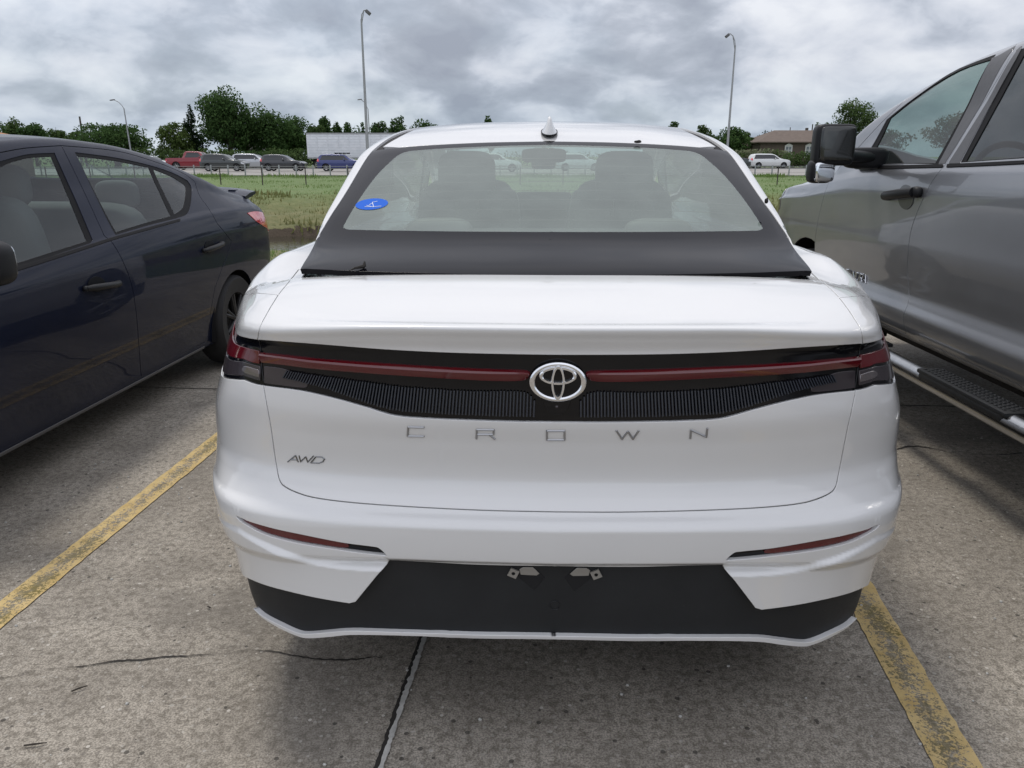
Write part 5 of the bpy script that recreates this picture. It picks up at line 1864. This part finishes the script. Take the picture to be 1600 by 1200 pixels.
tree(432, 500, 177, 114, 'dark tree half hidden by the left end of the white trailer', L_dark, seed=12, n=3000, clumps=26, trunk_h=.12, group=TG)
tree(478, 512, 185, 122, 'small light topped tree above the left end of the trailer', L_mid, seed=13, n=1800, clumps=20, group=TG)
tree(498, 526, 181, 124, 'rounded tree above the trailer left of the tall lamp', L_dark, seed=14, n=2000, clumps=22, group=TG)
tree(519, 542, 190, 126, 'smallest dark tree above the trailer', L_dark, seed=15, n=1300, clumps=18, group=TG)
tree(538, 563, 186, 126, 'dark tree above the trailer just left of the tall lamp pole', L_dark, seed=16, n=1300, clumps=18, group=TG)
tree(560, 582, 190, 128, 'dark tree directly behind the tall lamp pole', L_dark, seed=9, n=1300, clumps=18, group=TG)
tree(574, 612, 183, 126, 'dark tree above the trailer just right of the tall lamp pole', L_dark, seed=18, n=2000, clumps=22, group=TG)
tree(604, 645, 178, 124, 'dark tree above the trailer, second from its right hand end', L_dark, seed=19, n=2200, clumps=24, group=TG)
tree(636, 690, 179, 124, 'dark tree reaching the left edge of the white car roof', L_dark, seed=20, n=2400, clumps=26, group=TG)
tree(752, 779, 176, 128, 'single small treetop showing over the middle of the white car roof', L_dark, seed=21, n=1300, clumps=18, group=TG)
tree(1030, 1062, 184, 124, 'small treetop over the right end of the white car roof', L_dark, seed=22, n=1300, clumps=18, group=TG)
tree(1080, 1118, 187, 118, 'thin open tree left of the right hand lamp pole', L_mid, seed=23, n=1200, clumps=14, holes=.2, group=TG)
tree(1100, 1168, 189, 112, 'bushy dark green tree behind the right hand lamp pole', L_dark, seed=24, n=3600, clumps=28, trunk_h=.12, group=TG)
tree(1150, 1182, 200, 118, 'low green tree at the left end of the brown house', L_mid, seed=25, n=1200, clumps=12, group=TG)
tree(1176, 1212, 205, 150, 'distant rounded tree behind the brown house roof', L_con, seed=26, n=1300, clumps=18, group=TG)
tree(1284, 1368, 150, 118, 'tall airy light green tree behind the truck mirror', L_mid, seed=27, n=3300, clumps=32, leaf=.36, trunk_h=.4, holes=.15, group=TG)
tree(1262, 1296, 188, 122, 'small tree between the chimney pole and the airy tree', L_mid, seed=28, n=1000, clumps=12, group=TG)
tree(1330, 1420, 196, 126, 'green tree seen low between the truck mirror and its windscreen pillar', L_mid, seed=29, n=2200, clumps=20, group=TG)
tree(1440, 1530, 165, 120, 'rounded tree seen through the truck windows', L_mid, seed=30, n=2600, clumps=22, group=TG)


def hedge(px0, px1, top, d, label, mat, n, seed, leaf=.3, flowers=False):
    r_ = random.Random(seed)
    x0, x1 = at(px0, 250, d).x, at(px1, 250, d).x
    H = at(800, top, d).z
    root = empty('hedge', ((x0 + x1) / 2, d, 0), 0, label, 'hedge')
    L = x1 - x0
    k = max(3, int(L / 1.5))
    cl = [((-L / 2 + L * (i + .5) / k, r_.uniform(-.4, .4), H * .48 * r_.uniform(.85, 1.1)), (L / k * .85, 1.2, H * .5)) for i in range(k)]
    V, F = leaves(cl, leaf, n, r_)
    mesh('foliage', V, F, mat, root, smooth=False)
    mb = MB()
    for c, rad in cl: mb.tube([(c[0], c[1], -.05), (c[0] + .1, c[1], H * .8)], [.06, .02], 5)
    tag(mb.build('stems', M_bark, root), kind='stuff')


hedge(205, 275, 229, 102, 'low clipped hedge behind the red pickup, furthest left', L_mid, 1800, 3)
hedge(268, 376, 231, 101, 'long green hedge behind the red and grey vehicles', L_mid, 3200, 4)
hedge(374, 420, 236, 100, 'dark hedge behind the silver car', L_dark, 1500, 5)
hedge(418, 482, 232, 99.5, 'green sloping hedge left of the white trailer', L_mid, 2200, 6)
hedge(1128, 1190, 231, 100, 'flowering bushes behind the dark pickup and white car', L_flow, 2000, 7)
hedge(1188, 1232, 233, 104, 'flowering pale bush in front of the brown house', L_flow, 1500, 8)
hedge(1226, 1345, 237, 102, 'low green hedge in front of the brown house windows', L_mid, 3000, 9)
hedge(455, 712, 198, 132, 'distant dark tree line showing just over the white trailer', L_dark, 6500, 12, leaf=.45)
hedge(640, 1120, 236, 118, 'distant dark hedge seen through the white car windows', L_dark, 3500, 10)
hedge(-420, 190, 228, 112, 'long hedge seen through the dark car windows', L_dark, 4000, 11)

# grass and weeds
def blades(name, x0, x1, y0, y1, n, h0, h1, mat, seed, lab, zf):
    r_ = np.random.RandomState(seed)
    X = r_.uniform(x0, x1, n); Y = r_.uniform(y0, y1, n)
    Hh = r_.uniform(h0, h1, n) * (0.6 + .8 * (np.sin(X * .8) * np.sin(Y * .7 + X * .3) > .2))
    Wd = Hh * r_.uniform(.12, .3, n)
    A = r_.uniform(0, 6.28, n)
    Z = zf(Y)
    lean = Hh * r_.uniform(-.5, .5, n)
    V = np.empty((n, 3, 3))
    V[:, 0] = np.stack([X - Wd * np.cos(A), Y - Wd * np.sin(A), Z - .03], 1)
    V[:, 1] = np.stack([X + Wd * np.cos(A), Y + Wd * np.sin(A), Z - .03], 1)
    V[:, 2] = np.stack([X + lean, Y + lean * .3, Z + Hh], 1)
    V = V.reshape(-1, 3)
    me = bpy.data.meshes.new(name)
    me.from_pydata(V.tolist(), [], np.arange(3 * n).reshape(-1, 3).tolist())
    tag(link(name, me, mat), lab, 'grass', kind='stuff')


blades('grass', -30, 30, 30, 57, 34000, .03, .09, L_gras, 1, 'green mown grass between the ditch and the road', pz)
blades('weeds', -22, 24, 24.3, 30.5, 16000, .05, .20, L_weed, 2, 'dry brown weeds on the far ditch bank', pz)
blades('weeds', -16, 18, 11.2, 15, 12000, .04, .14, L_gras, 3, 'green weeds along the near edge of the ditch', pz)
blades('verge_grass', -14, 14, 9.6, 11.6, 22000, .03, .10, L_gras, 4, 'short grass at the end of the parking lot', pz)
blades('roadside_grass', -30, 30, 54.5, 57.5, 9000, .08, .22, L_gras, 5, 'taller grass along the kerb of the road', pz)

# =================================================================== poles, fences, buildings, trailer
M_pole = pbr('galvanised_pole', (.30, .31, .315), .5, .5, noise=.1, nscale=1)
M_lamp = pbr('lamp_head', (.10, .10, .105), .5)
M_wood = pbr('wooden_pole', (.07, .06, .05), .9, noise=.2)


def street_lamp(pxb, d, pyt, label, lean, arm, head, small=False):
    """pxb pole foot px; arm: list of (dx, dz) offsets from the pole top"""
    b = at(pxb, 250, d)
    H = at(pxb, pyt, d).z
    root = empty('street_lamp', (b.x, d, 0), 0, label, 'street lamp', 'street lamps along the road')
    r0 = .14 if not small else .12
    MB().tube([(0, 0, 0), (lean * .5, 0, H * .5), (lean, 0, H)], [r0, r0 * .75, r0 * .5], 12).build('pole', M_pole, root)
    MB().box((0, 0, .18), (.42, .42, .30), bev=.03).build('base', M_pole, root)
    mb = MB()
    P = [(lean, 0, H - .05)] + [(lean + a, 0, H + z) for a, z in arm]
    mb.tube(P, .045, 8)
    if not small:
        Q = [(lean, 0, H - .9), (lean + arm[0][0] * .55, 0, H - .3), (lean + arm[min(1, len(arm) - 1)][0], 0, H + arm[min(1, len(arm) - 1)][1] - .05)]
        mb.tube(Q, .035, 6)
    mb.build('arm', M_pole, root)
    e = P[-1]
    sg = 1 if arm[-1][0] > 0 else -1
    if head == 'flood':
        MB().box((e[0] + sg * .14, 0, e[2] - .18), (.42, .36, .26), rot=Euler((0, R(40) * sg, 0)), bev=.05).build('lamp_head', M_lamp, root)
    else:
        MB().ell((e[0] + sg * .18, 0, e[2] - .03), (.34, .13, .07), .7, .7, rot=Euler((0, R(8) * sg, 0))).build('lamp_head', M_lamp, root)
    return root


street_lamp(575, 66, 30, 'tall lamp pole with a floodlight head in front of the white trailer', .04, [(.06, .35), (.22, .62), (.42, .66)], 'flood')
street_lamp(1135, 82, 71, 'tall lamp pole with a floodlight head turned left, right of the white car roof', .02, [(-.08, .40), (-.30, .85), (-.55, 1.05), (-.72, 1.06)], 'flood')
street_lamp(207, 100, 169, 'curved street lamp on a thin pole in front of the broad spiky tree', -.2, [(-.22, .35), (-.55, .70), (-1.1, .98)], 'cobra', True)
street_lamp(580, 118, 170, 'distant small street lamp directly right of the tall lamp pole', -.1, [(-.2, .4), (-.5, .9), (-.95, 1.3)], 'cobra', True)


def pole(px, top, d, r_, label, cross=False):
    b = at(px, 250, d)
    H = at(px, top, d).z
    root = empty('utility_pole', (b.x, d, 0), 0, label, 'utility pole')
    MB().tube([(0, 0, -.1), (0, 0, H)], [r_, r_ * .7], 8).build('shaft', M_wood, root)
    if cross: MB().box((0, 0, H * .9), (2.2, .1, .12)).build('crossarm', M_wood, root)


pole(134.5, 182, 106, .16, 'wooden utility pole left of the broad spiky tree')
pole(1230, 199, 135, .10, 'thin utility pole with a crossarm behind the brown house', True)
pole(1264, 194, 125, .13, 'utility pole at the right end of the brown house roof')
pole(1201, 203, 150, .08, 'thinnest distant pole behind the brown house')
pole(607, 200, 116, .05, 'very thin pole above the white trailer')

# wire fence on the verge
root = empty('wire_fence', (0, 40, 0), 0, 'low wire fence on dark posts crossing the grass verge', 'fence')
M_tp = pbr('fence_post', (.05, .04, .035), .8)
x0_ = at(475.5, 250, 40).x
r_ = random.Random(4)
for k in range(-10, 17):
    x = x0_ + k * 2.16
    MB().box((0, 0, .43), (.045, .045, .92)).add([(-.02, -.03, 0), (.02, -.03, 0), (0, .05, 0), (0, 0, .1)], [(0, 1, 2)]).build('post', M_tp, root).location = (x, (r_.random() - .5) * .3, 0)
mb = MB()
for z in (.35, .60, .82):
    mb.tube([(x0_ + k * 2.16, 0, z) for k in range(-10, 17)], .004, 4)
mb.build('wire', M_tp, root)
# cable barrier along the kerb
root = empty('cable_barrier', (0, 57.2, 0), 0, 'cable barrier on short grey posts along the near side of the road', 'barrier')
x0_ = at(301.5, 250, 57.2).x
proto = None
for k in range(-14, 62):
    if proto is None:
        proto = MB().box((0, 0, .40), (.09, .05, .80), bev=.01).build('post', M_pole, root)
        ob = proto
    else:
        ob = proto.copy(); col.objects.link(ob)
    ob.location = (x0_ + k * 1.22, 0, 0)
mb = MB()
for z in (.55, .70): mb.tube([(x0_ - 14 * 1.22, 0, z), (x0_ + 62 * 1.22, 0, z)], .012, 5)
mb.build('cable', M_pole, root)

M_brick = pbr('brown_brick', (.085, .065, .052), .9, noise=.15, nscale=3)
M_roofb = pbr('brown_shingles', (.115, .088, .072), .9, noise=.15, nscale=2)
M_roofo = pbr('orange_shingles', (.34, .17, .085), .9, noise=.15, nscale=2)
M_trimw = pbr('white_trim', (.55, .55, .53), .7)
M_pane = pbr('window_pane', (.12, .14, .15), .1, 0, 0, .6)


def house(name, px0, px1, d, eave, ridge, depth, wall, roof, label, windows=(), hip=.25):
    x0, x1 = at(px0, 250, d).x, at(px1, 250, d).x
    ze, zr_ = eave, ridge
    root = empty(name, ((x0 + x1) / 2, d + depth / 2, 0), 0, label, 'house')
    L, D = (x1 - x0) / 2, depth / 2
    MB().box((0, 0, ze / 2), (2 * L, 2 * D, ze)).build('wall', wall, root)
    oL, oD = L + .5, D + .5
    rl = L * (1 - hip * 2)
    V = [(-oL, -oD, ze), (oL, -oD, ze), (oL, oD, ze), (-oL, oD, ze), (-rl, 0, zr_), (rl, 0, zr_), (-oL, -oD, ze - .15), (oL, -oD, ze - .15), (oL, oD, ze - .15), (-oL, oD, ze - .15)]
    F = [(0, 1, 5, 4), (1, 2, 5), (2, 3, 4, 5), (3, 0, 4), (0, 6, 7, 1), (1, 7, 8, 2), (2, 8, 9, 3), (3, 9, 6, 0), (6, 9, 8, 7)]
    mb = MB(); mb.add(V, F)
    rf = mb.build('roof', roof, root, smooth=False)
    MB().box((rl * .5, .5, zr_ + .1), (.35, .35, .5), bev=.02).build('roof_vent', M_wood, rf)
    for (wx, ww, z0, z1) in windows:
        xw = at(wx, 250, d).x - root.location.x
        f_ = MB()
        f_.box((xw, -D - .06, (z0 + z1) / 2), (ww + .3, .10, z1 - z0 + .3))
        wo = f_.build('window', M_trimw, root, smooth=False)
        MB().box((xw, -D - .125, (z0 + z1) / 2), (ww, .03, z1 - z0)).build('pane', M_pane, wo)
        mb = MB()
        for k in (1, 2): mb.box((xw, -D - .15, z0 + (z1 - z0) * k / 3), (ww, .03, .07))
        mb.box((xw, -D - .16, (z0 + z1) / 2), (.07, .03, z1 - z0))
        mb.prism([(xw - ww / 2 - .2, -D - .10, z1 + .15), (xw + ww / 2 + .2, -D - .10, z1 + .15), (xw, -D - .10, z1 + .45)], (0, -.05, 0))
        mb.build('glazing_bars', M_trimw, wo, smooth=False)
    return root


house('brown_house', 1186, 1330, 112, 3.35, 5.0, 9, M_brick, M_roofb, 'long low brown brick house with white framed windows behind the white car', [(1230, .75, 1.3, 2.7), (1262, .75, 1.3, 2.7)])
house('low_house', 1163, 1196, 116, 2.9, 3.7, 7, M_brick, M_roofb, 'lower wing of a brown building at the left of the brown house', hip=.1)
house('tan_roof_house', -480, -95, 46, 2.42, 3.75, 9, M_brick, M_roofo, 'house with a tan orange roof at the far left behind the dark car', hip=.26)
house('pale_house', 384, 398, 114, 2.3, 5.4, 5, M_trimw, M_trimw, 'narrow pale gable wall glimpsed between trees behind the dark sport utility', hip=.42)

# white box trailer
def trailer():
    d = 92
    x0 = at(481, 250, d).x
    L = 15.8
    root = empty('box_trailer', (x0 + L / 2, d + 1.3, 0), 0, 'long white box trailer parked across the road behind the blue car', 'trailer')
    mbw, q, o = base_mat('white_ribbed_panel')
    tc = q.n('ShaderNodeTexCoord').outputs['Object']
    sep = q.n('ShaderNodeSeparateXYZ'); q.set(sep, 0, tc)
    b = q.n('ShaderNodeBsdfPrincipled')
    q.set(b, 'Base Color', q.mix(q.ramp(q.noise(tc, 2, 5), [(.3, 0.0), (.7, 1.0)]), (.60, .63, .66, 1), (.70, .72, .75, 1)))
    q.set(b, 'Roughness', .55)
    q.set(o, 0, b.outputs[0])
    body = MB().box((0, 0, 2.55), (L, 2.6, 2.80), bev=.03).build('box_body', mbw, root)
    mb = MB()
    for k in range(1, 9): mb.box((0, -1.315, 1.2 + k * .30), (L - .1, .02, .035))
    for k in range(1, 13): mb.box((-L / 2 + k * L / 13, -1.32, 2.55), (.05, .03, 2.70))
    mb.build('side_ribs', mbw, body, smooth=False)
    MB().box((0, -1.32, 3.90), (L, .06, .14)).box((0, -1.32, 1.22), (L, .06, .16)).build('side_rail', M_pole, root)
    for k in range(2):
        x = -L / 2 + 1.1 + k * 1.25
        for s_ in (-1, 1):
            e = wheel(root, (x, s_ * 1.0, .50), .50, .28, s_)
            e.rotation_euler = (0, 0, R(90))
    MB().box((-L / 2 + 1.7, 0, .95), (3.0, 1.2, .25)).box((L / 2 - 3, 0, .65), (.25, 1.8, 1.1)).build('chassis', M_liner, root)
    for k in (-1, 1):
        MB().box((-L / 2 - .01, k * .9, 1.35), (.04, .25, .12)).build('marker_lamp', M_redb, root)


trailer()


# =================================================================== vehicles on the road
def road_car(kind, pxc, d, L, colr, label, H=None, heading=1, name=None, rack=False, metal=.3):
    """low side profile car, nose towards +x when heading = 1"""
    W = .93
    mat = pbr('road_car_paint', colr, .35, metal, 1.0)
    H = H or {'suv': 1.66, 'car': 1.45, 'pickup': 1.88}[kind]
    x = at(pxc, 250, d).x
    root = empty(name or {'suv': 'road_suv', 'car': 'road_car', 'pickup': 'red_pickup'}[kind], (x, d, .035), R(-90) * heading, label, 'pickup truck' if kind == 'pickup' else 'car', 'vehicles on the road')
    h = L / 2
    ax = L * .29
    if kind == 'suv':
        zc = T((-h, .80), (-h + .08, 1.05), (-h + .22, H * .86), (-h + .5, H * .97), (-h + 1.3, H), (h - 2.3, H * .985), (h - 1.95, H * .93), (h - 1.25, H * .68), (h - .95, H * .64), (h - .35, H * .58), (h - .08, H * .48), (h, .50))
        zbl = H * .62; gx0, gx1 = -h + .35, h - 1.42
    elif kind == 'car':
        zc = T((-h, .70), (-h + .10, .98), (-h + .7, 1.06), (-h + 1.35, H * .95), (-h + 1.9, H), (h - 2.4, H * .98), (h - 1.35, H * .67), (h - .4, H * .58), (h - .08, H * .46), (h, .45))
        zbl = H * .64; gx0, gx1 = -h + .95, h - 1.62
    else:
        zc = T((-h, .9), (-h + .05, 1.20), (-h + 1.85, 1.22), (-h + 1.92, 1.3), (-h + 2.02, H * .93), (-h + 2.3, H), (h - 2.35, H * .98), (h - 1.55, H * .67), (h - .4, H * .61), (h - .08, H * .52), (h, .55))
        zbl = H * .64; gx0, gx1 = -h + 2.12, h - 1.80
    zb0 = lambda y: np.minimum(zc(y) - .02, zbl)
    xr_ = lambda y: W * (.74 + .18 * sstep(zbl * 1.06 - zc(y), -.25, .02))
    ctrl = [(C(W * .80), C(.26)), (C(W * .965), C(.28)), (C(W * .99), C(.45)), (C(W), C(.72)), (C(W * .965), zb0), (lambda y: W * .5 * .965 + xr_(y) * .5, lambda y: zb0(y) * .5 + (zc(y) - .03) * .5), (xr_, lambda y: zc(y) - .03), (lambda y: xr_(y) * .7, lambda y: zc(y) - .008), (C(0), zc)]
    wf = T((-h - .1, 0), (-h - .02, .75), (-h + .12, .93), (-h + .5, 1), (h - .7, 1), (h - .3, .94), (h - .08, .78), (h + .02, .5), (h + .1, 0))
    yy = T((-h - .1, -h), (-h, -h + .01), (-h + .12, -h + .12), (h - .12, h - .12), (h, h - .01), (h + .1, h))
    S = loft_surface(Matrix.Identity(4), 1, ctrl, -h - .1, h + .1, 0.0, wf, yy)
    sp = S.sp
    rw = .34 if kind != 'pickup' else .40
    arch = lambda yc: [sp(yc + (rw + .05) * math.cos(t), max(.29, rw + (rw + .06) * math.sin(t)), 5) for t in np.linspace(0, 2 * math.pi, 28)[:-1]]
    KE = S.ks[-1]
    ya, yb_ = -ax - .05, ax + .1
    slope = lambda y: float(zc(np.array([y]))[0])
    top = lambda y: sp(y, min(slope(y) - .10, H - .14), 7)
    gl = [sp(gx0, zbl + .04), sp(gx1, zbl + .02)] + [top(y) for y in np.linspace(gx1 - .55, gx0 + .22, 6)]
    patch('body', S, [(-h - .1, 0), (-h - .1, KE), (h + .1, KE), (h + .1, 0)], mat, root, holes=[arch(ya), arch(yb_)], step=(.12, .06), bstep=.05, lip=.03, mirror=True)
    patch('side_window', S, gl, M_cglass, root, step=(.12, .06), bstep=.04, off=.004, lip=.003, mirror='pair')
    fw = [(h - 1.35, KE), (h - 1.45, KE - .60), (h - 2.05, KE - .56), (h - 2.22, KE)]
    patch('windscreen', S, fw, M_cglass, root, step=(.12, .08), bstep=.05, off=.005, lip=.003, mirror=True)
    lz = (.72, .86) if kind != 'pickup' else (.85, 1.05)
    patch('headlight', S, [sp(h - .38, lz[0]), sp(h - .38, lz[1] - .02), sp(h - .05, lz[0] - .01), sp(h - .04, lz[0] - .10)], M_hl, root, step=(.1, .05), bstep=.03, off=.006, lip=.003, mirror='pair')
    patch('tail_light', S, [sp(-h + .03, .85), sp(-h + .03, 1.0), sp(-h + .25, 1.0), sp(-h + .25, .88)], M_redb, root, step=(.1, .05), bstep=.03, off=.006, lip=.003, mirror='pair')
    for y in (ya, yb_):
        for s_ in (-1, 1):
            wheel(root, (s_ * (W - .13), y, rw), rw, .22, s_, rimr=.66, spokes=6)
    MB().box((0, 0, .30), (W * 1.7, L * .9, .16)).box((0, ya, .5), (W * 1.5, rw * 2.2, .5)).box((0, yb_, .5), (W * 1.5, rw * 2.2, .5)).build('underbody', M_liner, root)
    for s_ in (-1, 1):
        MB().ell((s_ * (W + .08), h - 1.95 if kind != 'pickup' else h - 2.1, zbl + .08), (.10, .06, .08), .6, .6, 12, 8).build('door_mirror', mat, root)
    if rack:
        for k in range(4):
            MB().box((0, -.55 + k * .38, H + .06), (1.0, .16, .12), bev=.03).build('roof_box', M_liner, root)
    if kind == 'pickup':
        MB().box((0, -h + .95, 1.235), (1.5, 1.6, .02)).build('bed_opening', M_liner, root)
    return root


M_cglass = pbr('road_car_glass', (.02, .023, .026), .06, 0, 0, .6)
M_hl = pbr('headlamp_lens', (.6, .62, .64), .15, .2)
road_car('pickup', 306, 84, 5.8, (.20, .008, .018), 'red pickup truck on the road behind the grey sport utility')
road_car('suv', 351, 76, 4.35, (.035, .042, .042), 'dark grey green sport utility in front of the red pickup', H=1.62)
road_car('suv', 397, 87, 4.7, (.42, .44, .46), 'silver sport utility between the grey and the black ones', H=1.66, metal=.6)
road_car('suv', 443.5, 77, 4.25, (.022, .024, .030), 'black sport utility right of the silver one', H=1.55)
road_car('car', 238, 88, 4.7, (.62, .64, .66), 'white car mostly hidden behind the dark sedan roof')
road_car('suv', 535, 76, 4.6, (.016, .028, .14), 'blue sport utility with roof boxes in front of the white trailer', H=1.58, rack=True)
road_car('car', 597, 80, 4.5, (.02, .022, .025), 'black car partly hidden by the white sedan pillar')
road_car('suv', 775, 72, 4.6, (.62, .64, .65), 'white car seen through the left half of the white sedan glass')
road_car('suv', 905, 78, 4.6, (.55, .58, .60), 'pale car seen through the right half of the white sedan glass')
road_car('pickup', 1130, 84, 5.6, (.015, .022, .022), 'dark pickup left of the white sport utility', name='dark_pickup')
road_car('suv', 1201.5, 94, 4.75, (.66, .67, .66), 'white sport utility in front of the brown house', H=1.68)

# =================================================================== the three near cars
make_white_sedan()
make_dark_sedan()
make_truck()
M_leaf = pbr('dead_leaf', (.012, .010, .008), .8)


def debris(px, Yd, rx, rz, label, name='dead_leaf', dz=0):
    p = at(px[0], px[1], Yd)
    o = MB().ell((0, 0, 0), (rx, rx * .7, rz), .8, .9, 14, 8).ell((rx * .3, 0, rz * .4), (rx * .6, rx * .4, rz * .9), 1, 1, 10, 6).build(name, M_leaf, None, sharp=180)
    o.location = p
    tag(o, label, 'leaf')


debris((996.5, 221.5), 2.985, .014, .005, 'curled dark leaf at the top edge of the rear glass')
debris((1197.5, 314), 2.43, .006, .008, 'dark bit of debris caught beside the right glass edge', 'debris')
# twig lying on the black lid panel
b = at(545, 424.6, 1.985)
e = at(569, 416, 2.01)
mb = MB().tube([b + Vector((0, 0, .002)), b.lerp(e, .4) + Vector((0, 0, .004)), e], [.0012, .003, .0055], 6).tube([e, e + Vector((.001, .004, .012))], [.006, .002], 6)
tag(mb.build('dark_twig', M_leaf), 'small dark twig with a knob end on the black lid panel at left', 'twig')
